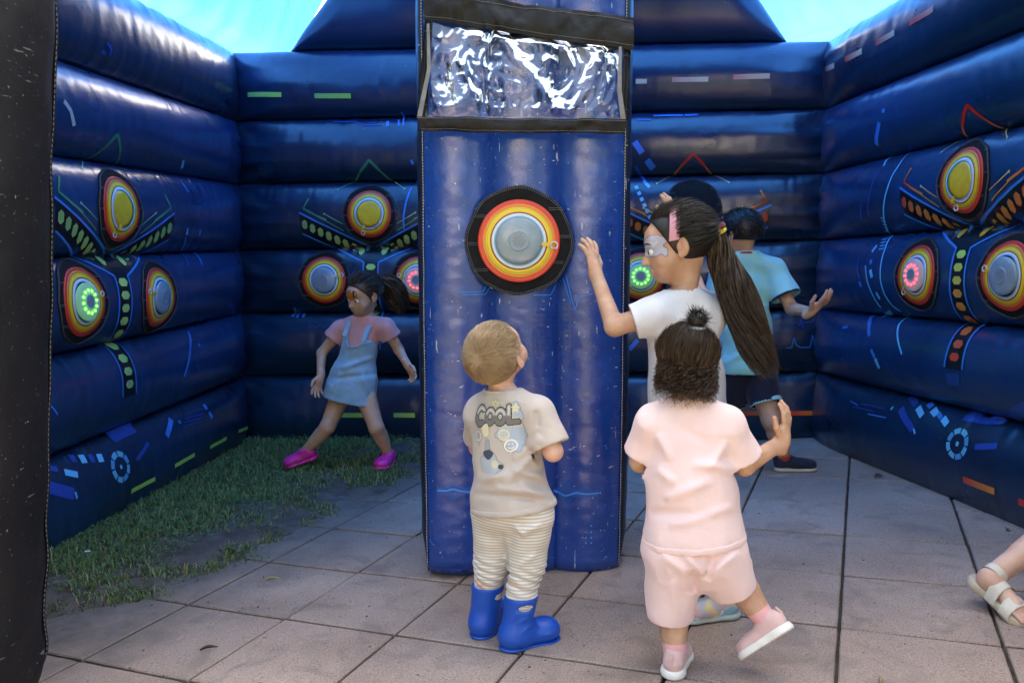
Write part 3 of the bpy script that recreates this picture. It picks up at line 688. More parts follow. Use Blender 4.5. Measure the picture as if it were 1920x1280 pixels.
def target(surf, u0, z0, label, state, group='round light targets', R0=.135, tag_ang=0., gap=True):
    """state: off, green, red or blank (flat yellow centre)"""
    c = surf.pos(np.array(u0), np.array(z0), .008).reshape(3); e = .004
    ex = nrm(surf.pos(np.array(u0 + e), np.array(z0), 0.).reshape(3) - surf.pos(np.array(u0 - e), np.array(z0), 0.).reshape(3))
    ez = nrm(surf.pos(np.array(u0), np.array(z0 + e), 0.).reshape(3) - surf.pos(np.array(u0), np.array(z0 - e), 0.).reshape(3))
    en = nrm(np.cross(ez, ex)); 
    if en[1] > .2: en = -en
    if hasattr(surf, 'n') and en[:2] @ surf.n < 0: en = -en
    root = thing('light_target', label, 'target', c, group)
    for k, (nm, ra, rb, cc) in enumerate(RINGS):
        v, f = ring_mesh(surf, u0, z0, R0 * rb, R0 * ra, .0085 + .0008 * k, 64, 4, None, .0045 if k == 0 else .0012)
        mk(nm, v, f, M['print'], root, cols=np.tile(np.array(cc), (len(v), 1)))
    rd = R0 * .565
    if state == 'blank':
        v, f = ring_mesh(surf, u0, z0, .001, rd, .0115, 56, 6, None, .004); mk('centre_disc', v, f, M['yellow'], root)
    else:
        # stepped plastic dome
        prof = [(rd, 0), (rd, .007), (rd * .97, .0095), (rd * .86, .0125), (rd * .72, .0145), (rd * .60, .016), (rd * .48, .0168), (rd * .45, .0172), (rd * .42, .0195), (rd * .39, .020), (rd * .36, .0188), (rd * .20, .019), (.0008, .019)]
        n = 56; v = []; F = []
        for (r_, h_) in prof:
            for k in range(n):
                a = 2 * math.pi * k / n; v.append(c + (ex * math.cos(a) + ez * math.sin(a)) * r_ + en * (h_ + .002))
        for i in range(len(prof) - 1):
            for k in range(n):
                k2 = (k + 1) % n; F.append((i * n + k, i * n + k2, (i + 1) * n + k2, (i + 1) * n + k))
        dm = mk('dome', v, F, M['dome'] if state == 'off' else M['glow_' + state], root)
        # speaker centre with slots
        P = [c + (ex * math.cos(a) + ez * math.sin(a)) * rd * .35 + en * .0213 for a in np.linspace(0, 2 * math.pi, 32, endpoint=False)]
        mk('speaker_grille', P, [tuple(range(32))], M['dome_dark'], dm, smooth=False)
        sl = []
        for row in range(-3, 4):
            ln = math.sqrt(max((rd * .26) ** 2 - (row * rd * .075) ** 2, 0))
            x = -ln
            while x < ln:
                q = lambda x_, w_: c + (ex * (x_ * .8 + row * rd * .075 * -.6 + w_ * .6) + ez * (x_ * .6 + row * rd * .075 * .8 - w_ * .8)) + en * .0219
                sl.append(([q(x, -.0007), q(x + rd * .06, -.0007), q(x + rd * .06, .0007), q(x, .0007)], [(0, 1, 2, 3)])); x += rd * .1
        v, f = join(sl); mk('speaker_slots', v, f, M['hole'], dm, smooth=False)
        if state in ('green', 'red'):
            for k in range(12):
                a = 2 * math.pi * k / 12 + .1; p = c + (ex * math.cos(a) + ez * math.sin(a)) * rd * .60 + en * .0175
                bm = bmesh.new(); bmesh.ops.create_icosphere(bm, subdivisions=2, radius=.0062)
                for q in bm.verts: q.co = Vector(p) + q.co
                v = [tuple(q.co) for q in bm.verts]; f = [tuple(x.index for x in q.verts) for q in bm.faces]; bm.free()
                mk('led', v, f, M['led_' + state], dm)
    # pull tab and eyelet across the rings
    a = tag_ang; dr = ex * math.cos(a) + ez * math.sin(a); sd = np.cross(en, dr)
    q = [c + dr * (R0 * .54) + sd * .006, c + dr * (R0 * .74) + sd * .006, c + dr * (R0 * .74) - sd * .006, c + dr * (R0 * .54) - sd * .006]
    sf = np.array(q) + en * .010
    for s_ in range(4):
        pass
    mk('pull_tab', np.concatenate([sf, sf - en * .006]), [(0, 1, 2, 3), (0, 4, 5, 1), (2, 6, 7, 3), (1, 5, 6, 2), (3, 7, 4, 0)], M['yellow'], root, smooth=False)
    ec = c + dr * R0 * .86 + en * .004
    if hasattr(surf, 'off'):
        ue, ze = u0 + math.cos(a) * R0 * .86, z0 + math.sin(a) * R0 * .86; ec = surf.pos(np.array(ue), np.array(ze), .0125).reshape(3)
    pts = [ec + (dr * math.cos(b_) + sd * math.sin(b_)) * .0115 for b_ in np.linspace(0, 2 * math.pi, 25)]
    v, f = tube(pts, .0028, 6); mk('eyelet', v, f, M['metal'], root)
    return root

# pillar target
pc = at(973, 452, 2.706); FS = Flat(pc)
patch(FS, 0, 0, .178, t_p, lift=.0)
target(FS, 0, 0, 'unlit light target with a grey dome on the front of the central pillar', 'off', tag_ang=-.12)

def strip(surf, pts, width, lift=.003, col0=(1, 1, 1), col1=None, step=.006, ends='flat', across=3):
    """printed strip along a path given as (u, z) points"""
    pts = np.asarray(pts, float); seg = np.linalg.norm(np.diff(pts, axis=0), axis=1); cum = np.concatenate([[0], np.cumsum(seg)])
    n = max(int(cum[-1] / step), 2) + 1; sN = np.linspace(0, cum[-1], n)
    p = np.stack([np.interp(sN, cum, pts[:, 0]), np.interp(sN, cum, pts[:, 1])], 1)
    t_ = np.gradient(p, axis=0); t_ /= np.linalg.norm(t_, axis=1)[:, None] + 1e-12; nr = np.stack([-t_[:, 1], t_[:, 0]], 1)
    o = np.linspace(-.5, .5, across) * width
    U = p[:, None, 0] + nr[:, None, 0] * o; Zp = p[:, None, 1] + nr[:, None, 1] * o
    P = surf.pos(U, Zp, lift).reshape(-1, 3); c1 = col0 if col1 is None else col1
    cc = np.repeat(lerp(np.array(col0)[None], np.array(c1)[None], np.linspace(0, 1, n)[:, None]), across, 0)
    return P, grid_faces(n, across), cc
def poly(surf, pts, lift, c, sub=7):
    """filled convex quad given by four (u, z) corners"""
    p = np.asarray(pts, float); f, g_ = np.meshgrid(np.linspace(0, 1, sub), np.linspace(0, 1, sub), indexing='ij')
    Q = p[0] * ((1 - f) * (1 - g_))[..., None] + p[1] * (f * (1 - g_))[..., None] + p[2] * (f * g_)[..., None] + p[3] * ((1 - f) * g_)[..., None]
    P = surf.pos(Q[..., 0], Q[..., 1], lift).reshape(-1, 3)
    return P, grid_faces(sub, sub), np.tile(np.array(c), (sub * sub, 1))
def pjoin(lst):
    V, F, C_, n = [], [], [], 0
    for v, f, c in lst: V.append(v); F.append(f + n); C_.append(c); n += len(v)
    return np.concatenate(V), np.concatenate(F), np.concatenate(C_)
def mkprint(name, lst, root):
    v, f, c = pjoin(lst); return mk(name, v, f, M['print'], root, cols=c)

def emblem(W_, u0, z0, root, warm, flipu=1, sc_=1.0, kz=1.0):
    """three round pads joined by a Y-shaped track of tablets; u0,z0 is the centre of the top pad"""
    e = lambda x, y: (u0 + flipu * x * sc_, z0 + y * sc_ * kz)
    cA, cB = ((.55, .05, .03), (.66, .42, .05)) if warm else ((.20, .38, .14), (.42, .62, .16))
    tr_ = []
    for s_ in (-1, 1):
        for k in range(12):   # black bed of the arm
            f0, f1 = k / 12, (k + 1) / 12
            a0, a1 = lerp((-.443, .012), (.0, -.200), f0), lerp((-.443, .012), (.0, -.200), f1)
            b0, b1 = lerp((-.430, -.112), (-.045, -.285), f0), lerp((-.430, -.112), (-.045, -.285), f1)
            tr_.append(poly(W_, [e(s_ * a0[0], a0[1]), e(s_ * a1[0], a1[1]), e(s_ * b1[0], b1[1]), e(s_ * b0[0], b0[1])], .0022, C_BLK, 4))
        tr_.append(strip(W_, [e(s_ * -.443, .012), e(s_ * .0, -.198)], .010, .0036, C_BLUE))
        tr_.append(strip(W_, [e(s_ * -.430, -.112), e(s_ * -.046, -.285), e(s_ * -.046, -.40), e(s_ * -.052, -.60), e(s_ * -.056, -.80)], .009, .0036, C_BLUE))
    for k in range(14):
        y0, y1 = -.205 - .6 * k / 14, -.205 - .6 * (k + 1) / 14
        tr_.append(poly(W_, [e(-.046, y0), e(.046, y0), e(.046, y1), e(-.046, y1)], .0021, C_BLK, 4))
    mkprint('printed_track', tr_, root)
    tb = []
    def hexa(x, y, ang, l, w_, c):
        pts = [(-l, 0), (-l * .55, w_), (l * .55, w_), (l, 0), (l * .55, -w_), (-l * .55, -w_)]
        ca, sa = math.cos(ang), math.sin(ang); q = [e(x + ca * a - sa * b, y + sa * a + ca * b) for a, b in pts]
        for tri in ((0, 1, 2, 5), (2, 3, 4, 5)):
            tb.append(poly(W_, [q[i] for i in tri], .0042, c, 5))
    for s_ in (-1, 1):
        for k in range(8):
            f = (k + .5) / 8.4; p = lerp((-.432, -.048), (-.03, -.236), f)
            hexa(s_ * p[0], p[1], math.pi / 2 + s_ * (.0 + .55 * max(0, f - .45)), .028, .0165, lerp(cA, cB, f))
    for k in range(9):
        y = -.312 - .055 * k; cc = lerp(cB, cA, k / 8) if warm else lerp(cB, (.26, .42, .14), k / 8)
        hexa(0, y, 0, .031, .017, cc if not (warm and k < 3) else lerp((.42, .62, .12), cB, k / 3))
    mkprint('printed_tablets', tb, root)
    cc = []
    k1, k2, k3 = ((.50, .02, .02), (.62, .22, .05), (.55, .5, .22)) if warm else ((.03, .20, .10), (.10, .30, .14), (.22, .52, .36))
    for s_ in (-1, 1):
        cc.append(strip(W_, [e(0, .312), e(s_ * -.062, .250)], .016, .003, k1)); cc.append(strip(W_, [e(s_ * -.06, .252), e(s_ * -.105, .204)], .010, .003, k1, k2))
        cc.append(strip(W_, [e(s_ * -.10, .208), e(s_ * -.206, .144)], .004, .003, k2, k3)); cc.append(strip(W_, [e(s_ * -.202, .144), e(s_ * -.210, .144)], .009, .003, k3))
        cc.append(strip(W_, [e(s_ * -.381, .096), e(s_ * -.415, .035)], .010, .003, k2, k1)); cc.append(strip(W_, [e(s_ * -.415, .035), e(s_ * -.335, -.005), e(s_ * -.27, -.034)], .011, .003, k1, k2))
        cc.append(strip(W_, [e(s_ * -.29, -.028), e(s_ * -.165, -.098)], .005, .003, k2)); cc.append(strip(W_, [e(s_ * -.28, .003), e(s_ * -.22, -.03), e(s_ * -.165, -.058)], .005, .003, k3, k2))
        cc.append(strip(W_, [e(s_ * -.276, .003), e(s_ * -.286, .003)], .010, .003, k3))
    mkprint('printed_circuit', cc, root)

def tube_mid(W_, k, u): return float(.5 * (W_.zs(k, u) + W_.zs(k + 1, u)))
def put(W_, root, top_px, warm, states, where, flipu=1):
    u0, _ = W_.px(*top_px); zt = tube_mid(W_, 3, u0)
    hh = float(W_.zs(4, u0) - W_.zs(3, u0)); s_ = hh / .392
    emblem(W_, u0, zt, root, warm, flipu, s_, 1.0)
    zb = tube_mid(W_, 2, u0); du = .290 * s_
    spots = [(u0, zt), (u0 - flipu * du, zb), (u0 + flipu * du, zb)]
    for (u, z), st, lb, ang in zip(spots, states, where, (-1.95, .25 * flipu if not warm else -2.4, 2.9)):
        patch(W_, u, z, .168 * s_, root, lift=.0045)
        if st: target(W_, u, z, lb, st, R0=.134 * s_, tag_ang=ang)
put(WB, t_wb, (693, 408), False, ('blank', 'off', 'red'), ('target with flat yellow centre on the end wall, left of the pillar', 'unlit target with grey dome on the end wall, beside the running girl', 'red-lit target on the end wall, half hidden by the central pillar'))
put(WB, t_wb, (1298, 395), True, (None, 'green', 'off'), (None, 'green-lit target on the end wall, just right of the central pillar', 'target on the end wall hidden behind the boy in turquoise'))
put(WL, t_wl, (226, 378), False, ('blank', 'green', 'off'), ('target with flat yellow centre on the wall above the grass', 'green-lit target on the wall above the grass', 'unlit target with grey dome on the wall above the grass'))
put(WR, t_wr, (1805, 335), True, ('blank', 'red', 'off'), ('target with flat yellow centre on the wall above the paving', 'red-lit target on the wall above the paving', 'unlit target with grey dome at the right edge, on the wall above the paving'))
# ------------------------------------------------------------------ loose printed graphics on the walls (positions read off the photograph, laid on the fabric)
def along(W_, pts):
    q = [W_.px(*p) for p in pts]; return [p for p in q if p]
def dash(W_, root, pts, width, c0, c1=None, name='printed_dash'):
    q = along(W_, pts)
    if len(q) < 2: return
    v, f, c = strip(W_, q, width, .0032, c0, c1); mk(name, v, f, M['print'], root, cols=c)
def lines(W_, root, lst, name):
    out = []
    for pts, wd, c in lst:
        q = along(W_, pts)
        if len(q) > 1: out.append(strip(W_, q, wd, .0031, c))
    if out: mkprint(name, out, root)
def dial(W_, root, px, r):
    u0, z0 = W_.px(*px); out = []
    for k in range(8):
        a0, a1 = 2 * math.pi * (k + .08) / 8, 2 * math.pi * (k + .92) / 8
        pts = [(u0 + math.cos(a) * r, z0 + math.sin(a) * r) for a in np.linspace(a0, a1, 6)]
        out.append(strip(W_, pts, r * .42, .0032, (.10, .42, .62) if k % 3 else (.06, .30, .55), step=.004))
    out.append(strip(W_, [(u0 - .008, z0), (u0 + .008, z0)], .018, .0032, (.12, .45, .65)))
    mkprint('printed_dial', out, root)
WH, GY = (.35, .42, .5), (.42, .43, .46)
# wall on the grass side
for p in (((245, 921), (290, 897)), ((327, 873), (364, 852)), ((393, 838), (424, 821)), ((446, 808), (468, 798))): dash(WL, t_wl, p, .021, C_GR2)
lines(WL, t_wl, [([(119, 190), (131, 207), (138, 236)], .02, GY), ([(343, 300), (340, 315)], .018, C_CY), ([(339, 342), (352, 361)], .012, C_BLUE),
    ([(351, 427), (349, 440)], .014, C_CY), ([(375, 430), (373, 441)], .016, C_BLUE), ([(347, 444), (337, 470)], .012, C_BLUE), ([(362, 474), (378, 497)], .016, C_BLUE),
    ([(340, 476), (352, 500)], .012, C_DK), ([(352, 622), (356, 650), (352, 680), (344, 706)], .013, C_BLUE), ([(370, 645), (374, 649)], .016, C_BLUE), ([(367, 684), (371, 690)], .016, C_DK),
    ([(350, 730), (323, 758)], .012, C_DK), ([(200, 80), (208, 92), (205, 104)], .014, C_DK), ([(190, 95), (197, 102)], .016, C_DK),
    ([(428, 565), (434, 590)], .02, C_DK), ([(387, 378), (372, 392), (350, 410)], .003, C_DK), ([(83, 750), (107, 777)], .008, C_BLUE)], 'printed_arcs')
lines(WL, t_wl, [([(205, 820), (246, 800)], .05, C_DK), ([(130, 860), (141, 860)], .03, C_DK), ([(149, 861), (160, 860)], .034, C_CY), ([(166, 860), (175, 859)], .034, C_DK), ([(182, 859), (192, 858)], .034, C_CY),
    ([(86, 877), (107, 880)], .022, C_DK), ([(120, 885), (145, 890)], .026, C_CY), ([(84, 912), (138, 926)], .05, C_DK), ([(140, 922), (143, 934)], .012, C_CY), ([(255, 862), (266, 848), (277, 830)], .02, C_DK),
    ([(312, 818), (320, 786)], .03, C_BLUE), ([(334, 788), (337, 794)], .02, C_BLUE), ([(345, 786), (380, 776)], .005, C_DK), ([(344, 792), (378, 783)], .005, C_DK), ([(342, 800), (376, 790)], .004, C_DK), ([(345, 776), (378, 766)], .004, C_DK),
    ([(381, 758), (387, 768)], .028, C_BLUE), ([(391, 773), (397, 783)], .028, C_BLUE), ([(200, 770), (222, 762)], .05, (.006, .03, .14))], 'printed_blocks')
dial(WL, t_wl, (226, 875), .058)
# end wall
for p, c in ((((465, 178), (528, 178)), C_GR2), (((590, 180), (658, 180)), C_GR2), (((638, 778), (682, 778)), C_GR2), (((738, 778), (778, 778)), C_GR2)): dash(WB, t_wb, p, .028, (.25, .52, .16), c)
for p, a, b_ in ((((1192, 153), (1213, 153)), C_PE, C_PE), (((1260, 150), (1328, 149)), (.62, .20, .20), C_PE), (((1375, 145), (1443, 143)), (.62, .16, .16), C_PE), (((1385, 774), (1462, 774)), C_RED, C_OR), (((1478, 774), (1540, 774)), C_RED, C_OR)): dash(WB, t_wb, p, .026, a, b_)
lines(WB, t_wb, [([(625, 229), (668, 229), (680, 235), (715, 235)], .006, C_DK), ([(690, 231), (706, 231)], .006, C_DK), ([(727, 228), (727, 238)], .016, C_BLUE), ([(753, 210), (757, 236)], .009, C_BLUE), ([(748, 226), (748, 237)], .012, C_BLUE),
    ([(772, 352), (762, 378), (757, 405), (758, 430)], .012, C_BLUE), ([(553, 576), (548, 594)], .014, C_BLUE), ([(560, 580), (557, 596)], .014, C_BLUE), ([(572, 588), (568, 596)], .016, C_BLUE),
    ([(580, 614), (588, 610), (592, 616), (600, 608), (606, 614), (614, 608), (620, 613), (642, 607)], .004, C_DK), ([(580, 606), (580, 622)], .004, C_DK), ([(771, 300), (775, 308)], .02, C_BLUE)], 'printed_marks')
lines(WB, t_wb, [([(1190, 266), (1204, 287)], .034, C_BLUE), ([(1213, 300), (1225, 316)], .036, C_BLUE), ([(1192, 312), (1212, 345)], .016, C_DK), ([(1207, 340), (1218, 352)], .018, C_CY)] +
    [([(1192 + 5 * k, 349 + 11 * k), (1195 + 5 * k, 355 + 11 * k)], .02, C_CY) for k in range(6)] +
    [([(1225, 218), (1280, 217)], .010, C_BLUE), ([(1284, 217), (1308, 216)], .010, C_BLUE), ([(1222, 210), (1330, 207)], .008, C_DK), ([(1194, 226), (1220, 225)], .010, C_DK),
     ([(1478, 605), (1496, 605), (1499, 612), (1502, 596), (1505, 616), (1507, 604), (1522, 604), (1526, 597), (1528, 611), (1530, 604), (1540, 604)], .004, C_DK),
     ([(1474, 652), (1484, 651), (1488, 632), (1492, 646), (1500, 651), (1518, 651), (1523, 628), (1528, 655), (1534, 646), (1542, 645)], .005, C_BLUE), ([(1180, 655), (1196, 637)], .026, C_BLUE)], 'printed_marks')
# wall on the paving side
for p, a, b_ in ((((1549, 131), (1565, 123)), C_RED, C_PE), (((1585, 112), (1617, 96)), C_RED, C_PE), (((1643, 82), (1678, 61)), (.5, .03, .05), C_PE), (((1706, 44), (1751, 17)), (.5, .03, .05), (.6, .25, .2)), (((1807, 898), (1866, 921)), C_RED, C_OR), (((1911, 939), (1935, 950)), C_RED, C_RED)): dash(WR, t_wr, p, .027, a, b_)
lines(WR, t_wr, [([(1708, 287), (1685, 313), (1668, 345), (1659, 380), (1658, 405), (1664, 428), (1672, 440)], .009, C_CY), ([(1674, 443), (1661, 466), (1653, 495), (1652, 525), (1660, 552), (1676, 574), (1690, 583)], .009, C_CY),
    ([(1694, 588), (1687, 608), (1684, 632), (1692, 664)], .010, C_CY), ([(1673, 292), (1658, 312)], .012, C_CY), ([(1652, 318), (1637, 345), (1630, 375), (1630, 405)], .010, C_DK), ([(1645, 461), (1636, 473)], .016, C_CY),
    ([(1611, 484), (1609, 505), (1613, 523)], .014, C_DK), ([(1612, 528), (1616, 537)], .02, C_BLUE), ([(1624, 498), (1627, 525), (1637, 552), (1653, 576)], .010, C_CY), ([(1634, 487), (1634, 495)], .02, C_BLUE), ([(1633, 506), (1636, 520)], .02, C_CY),
    ([(1644, 548), (1651, 560)], .018, C_CY), ([(1650, 230), (1645, 272)], .026, C_BLUE), ([(1658, 204), (1657, 212)], .026, C_BLUE), ([(1615, 385), (1617, 412)], .014, C_DK), ([(1708, 272), (1709, 284)], .012, C_DK),
    ([(1638, 592), (1631, 610), (1631, 630)], .02, C_BLUE), ([(1660, 585), (1655, 595)], .014, C_BLUE), ([(1672, 583), (1667, 590)], .016, C_CY), ([(1634, 655), (1641, 670)], .02, C_BLUE), ([(1642, 672), (1650, 690)], .022, C_CY),
    ([(1658, 675), (1675, 700), (1705, 728)], .006, C_DK), ([(1580, 615), (1590, 613)], .012, C_BLUE)] + [([(1652 + 2 * k, 408 + 6 * k), (1660 + 2 * k, 409 + 6 * k)], .005, C_CY) for k in range(5)] + [([(1655 - 2 * k, 450 + 6 * k), (1664 - 2 * k, 448 + 6 * k)], .005, C_CY) for k in range(4)], 'printed_arcs')
lines(WR, t_wr, [([(1690, 766), (1698, 785), (1712, 806)], .034, C_DK), ([(1714, 742), (1719, 760)], .022, C_DK), ([(1722, 764), (1730, 780)], .026, C_CY), ([(1714, 803), (1717, 813)], .012, C_CY), ([(1742, 757), (1748, 764)], .018, C_BLUE), ([(1750, 768), (1757, 778)], .026, C_CY), ([(1760, 775), (1766, 784)], .018, C_BLUE), ([(1769, 784), (1777, 796)], .026, C_CY),
    ([(1812, 780), (1850, 787), (1890, 788)], .036, C_DK), ([(1898, 780), (1935, 758)], .04, C_DK), ([(1829, 838), (1871, 836)], .024, C_DK), ([(1595, 752), (1610, 760)], .006, C_BLUE), ([(1600, 762), (1640, 772)], .006, C_DK), ([(1615, 757), (1660, 766)], .006, C_DK), ([(1628, 776), (1662, 783)], .006, C_BLUE), ([(1776, 710), (1800, 712)], .05, (.006, .05, .2)), ([(1671, 768), (1676, 763)], .012, C_CY)], 'printed_blocks')
dial(WR, t_wr, (1796, 832), .052)
# prints on the pillar front
class PF:
    def pos(s, u, z, lift=0.):
        u = np.asarray(u, float) + 0 * np.asarray(z, float); z = np.asarray(z, float) + 0 * u
        return np.stack([PX0 + u, PY - pfront(u, z) - lift - .007, z], -1)
PFS = PF()
def pq(px, py):
    d = ray(px, py); t_ = (PY - .03) / d[1]; return (d[0] * t_ - PX0, CAMZ + d[2] * t_)
def plines(lst, name):
    mkprint(name, [strip(PFS, [pq(*p) for p in pts], wd, .0, c, step=.008) for pts, wd, c in lst], t_p)
PB, PBL = (.02, .16, .62), (.06, .30, .85)
plines([([(860, 547), (905, 547), (914, 532)], .004, PB), ([(868, 552), (910, 552), (919, 537)], .004, PB), ([(1000, 553), (1033, 553), (1042, 535)], .004, PB), ([(1062, 518), (1073, 565), (1078, 580), (1086, 555), (1110, 551)], .004, PB),
        ([(1056, 522), (1070, 568)], .003, PB)], 'printed_circuit')
wave = [([(820, 919), (838, 918), (850, 914), (862, 918), (884, 921)], .006, PBL), ([(1038, 921), (1060, 930), (1080, 922), (1100, 924), (1122, 922)], .006, PBL)]
for k in range(34):
    x = 820 + k * 1.9; a = 5 + 11 * math.exp(-((x - 850) / 10) ** 2) + 4 * random.random(); wave.append(([(x, 918 - a), (x, 918 + a)], .0012, PB))
for k in range(44):
    x = 1038 + k * 1.9; a = 4 + 22 * math.exp(-((x - 1062) / 9) ** 2) + 12 * math.exp(-((x - 1098) / 8) ** 2) + 3 * random.random(); wave.append(([(x, 920 - a * .7), (x, 924 + a)], .0012, PB))
plines(wave, 'printed_waveform')
mk_ = [([(808, 832), (808, 826), (815, 826)], .003, PB), ([(810, 648), (810, 640)], .003, PB), ([(1131, 834), (1137, 834), (1137, 842)], .003, PB), ([(1125, 1031), (1132, 1031), (1132, 1024)], .003, PB), ([(806, 1012), (808, 1020), (816, 1022)], .003, PB)]
for p in ((1098, 995), (1108, 995), (1098, 1005), (1108, 1005), (1108, 1015), (1098, 1015), (1108, 983)): mk_.append(([(p[0] - 1.5, p[1]), (p[0] + 1.5, p[1])], .006, PBL))
for r_ in range(9):
    for c_ in range(9):
        for (x0, y0) in ((1000, 575), (1110, 424)):
            x, y = x0 + c_ * 9, y0 + r_ * 10
            if x < 1150 and not (x > 1115 and y > 560): mk_.append(([(x - 1, y), (x + 1, y)], .0042, (.004, .015, .10)))
plines(mk_, 'printed_marks')

# ------------------------------------------------------------------ lawn, daisies, litter
def blades(n):
    V, F, C_ = [], [], []; k = 0; tries = 0
    while k < n and tries < n * 12:
        m_ = 4000; tries += m_
        x = rng.uniform(-2.05, .2, m_); y = rng.uniform(2.0, 5.25, m_); e = edge_d(x, y)
        P = np.stack([x, y, 0 * x], -1); dn = vnoise(P, 3.5, 21) + .7 * vnoise(P, 9, 22)
        prob = np.clip((e - .06 + dn * 1.0) / .38, 0, 1) * np.clip((x + 2.2) / .1, 0, 1)
        prob = np.where((x > -.45) & (e < .55), prob * .25, prob)
        ok = rng.random(m_) < prob
        z = soil_z(x, y)
        for i in np.nonzero(ok)[0]:
            if k >= n: break
            h = rng.uniform(.008, .032) * (1 + .7 * (rng.random() < .06)) * (.6 + .7 * prob[i]); a = rng.uniform(0, 6.283); lean = rng.uniform(.2, 1.15); wd = rng.uniform(.0014, .0030)
            p = np.array((x[i], y[i], z[i] - .003)); d = np.array((math.cos(a), math.sin(a), 0)); s_ = np.array((-d[1], d[0], 0)) * wd
            p1 = p + d * h * lean * .35 + np.array((0, 0, h * .6)); p2 = p + d * h * lean + np.array((0, 0, h * (1 - .35 * lean)))
            b0 = len(V); V += [p - s_, p + s_, p1 - s_ * .8, p1 + s_ * .8, p2]; F += [(b0, b0 + 1, b0 + 3), (b0, b0 + 3, b0 + 2), (b0 + 2, b0 + 3, b0 + 4)]
            r_ = rng.random(); dry = rng.random() < .22
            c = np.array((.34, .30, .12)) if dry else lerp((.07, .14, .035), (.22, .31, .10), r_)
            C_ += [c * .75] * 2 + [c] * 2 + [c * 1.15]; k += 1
    return np.array(V), np.array(F), np.array(C_)
m, t, b, L = newmat('grass_blade'); N = t.nodes
vc = N.new('ShaderNodeVertexColor'); vc.layer_name = 'Col'; L.new(vc.outputs[0], b.inputs['Base Color']); b.inputs['Roughness'].default_value = .55
trn = N.new('ShaderNodeBsdfTranslucent'); L.new(vc.outputs[0], trn.inputs[0]); mx = N.new('ShaderNodeMixShader'); mx.inputs[0].default_value = .35
L.new(b.outputs[0], mx.inputs[1]); L.new(trn.outputs[0], mx.inputs[2]); L.new(mx.outputs[0], N['Material Output'].inputs[0]); M['grass'] = m
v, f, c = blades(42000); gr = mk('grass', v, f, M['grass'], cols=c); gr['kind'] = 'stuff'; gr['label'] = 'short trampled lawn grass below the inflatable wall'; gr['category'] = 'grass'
# clover leaves scattered through the lawn
V, F, C_ = [], [], []
cxy = np.stack([rng.uniform(-2.0, .1, 4200), rng.uniform(2.2, 5.2, 4200)], 1); ce = edge_d(cxy[:, 0], cxy[:, 1]); cz = soil_z(cxy[:, 0], cxy[:, 1])
for k in range(4200):
    x, y = cxy[k]; e = ce[k]
    if e < .12 + .3 * rng.random(): continue
    z = cz[k] + rng.uniform(.012, .03); r_ = rng.uniform(.004, .008); cl = lerp((.06, .14, .05), (.13, .24, .08), rng.random())
    for q in range(3):
        a = q * 2.094 + rng.uniform(0, .5); cx_, cy_ = x + math.cos(a) * r_, y + math.sin(a) * r_; b0 = len(V)
        for w_ in range(5): V.append((cx_ + math.cos(a + w_ * 1.2566) * r_ * .85, cy_ + math.sin(a + w_ * 1.2566) * r_ * .85, z + rng.uniform(-.002, .002))); C_.append(cl)
        F.append(tuple(range(b0, b0 + 5)))
cv = mk('clover', V, np.array(F), M['grass'], cols=np.array(C_), smooth=False); cv['kind'] = 'stuff'; cv['label'] = 'small clover leaves growing in the lawn'; cv['category'] = 'clover'
M['petal'] = pbr('daisy_petal', (.75, .75, .72), rough=.6); M['leaf'] = pbr('dry_leaf', (.035, .022, .012), (.07, .045, .025), 60, .8); M['straw'] = pbr('straw', (.24, .25, .09), (.34, .32, .14), 60, .7)
def daisy(px, r_, label):
    g_ = ground_at(*px); x, y = g_[0], g_[1]; z = float(soil_z(np.array(x), np.array(y)))
    d = thing('daisy', label, 'flower', (x, y, z)); c = np.array((x, y, z + .045))
    v, f = tube([(x, y, z), (x + .002, y, z + .03), c], .0012, 5); mk('stem', v, f, M['straw'], d)
    V, F = [], []
    for k in range(11):
        a = 2 * math.pi * k / 11; dr = np.array((math.cos(a), math.sin(a) * .9, .25)); sd = np.array((-math.sin(a), math.cos(a), 0)); b0 = len(V)
        V += [c + dr * r_ * .25 - sd * r_ * .08, c + dr * r_ * .25 + sd * r_ * .08, c + dr * r_ + sd * r_ * .15, c + dr * r_ * 1.06, c + dr * r_ - sd * r_ * .15]; F.append((b0, b0 + 1, b0 + 2, b0 + 3, b0 + 4))
    mk('petals', V, F, M['petal'], d, smooth=False)
    pts = [c + np.array((math.cos(a) * r_ * .3, math.sin(a) * r_ * .3, .004)) for a in np.linspace(0, 6.283, 10, endpoint=False)] + [c + (0, 0, .008)]
    mk('disc', pts, [(k, (k + 1) % 10, 10) for k in range(10)], M['yellow'], d)
daisy((166, 1071), .012, 'white daisy in the grass beside the dark entrance column'); daisy((322, 912), .007, 'tiny white daisy close under the green-dashed wall')
daisy((281, 925), .006, 'tiny white daisy further along the green-dashed wall')
def leafy(px, ln, ang, mat, name, label, cat, wd=.35):
    g_ = ground_at(*px); a = ang; d = np.array((math.cos(a), math.sin(a), SLOPE * math.cos(a))); s_ = np.array((-d[1], d[0], 0)); c = np.array((g_[0], g_[1], gz(g_[0]) + .003))
    V, F = [], []
    for k in range(7):
        f = k / 6; w_ = ln * wd * math.sin(math.pi * min(max(f, .03), .97)) ** .8 * .5; lift = .006 * math.sin(f * 4) + .004
        V += [c + d * ln * (f - .5) - s_ * w_ + (0, 0, lift), c + d * ln * (f - .5) + (0, 0, lift * .4), c + d * ln * (f - .5) + s_ * w_ + (0, 0, lift + .003)]
    F = grid_faces(7, 3); o = mk(name, np.array(V) - 0, F, mat); return tag(o, label, cat)
leafy((1648, 894), .045, .2, M['leaf'], 'fallen_leaf', 'curled dark leaf on the paving near the wall corner', 'leaf', .6)
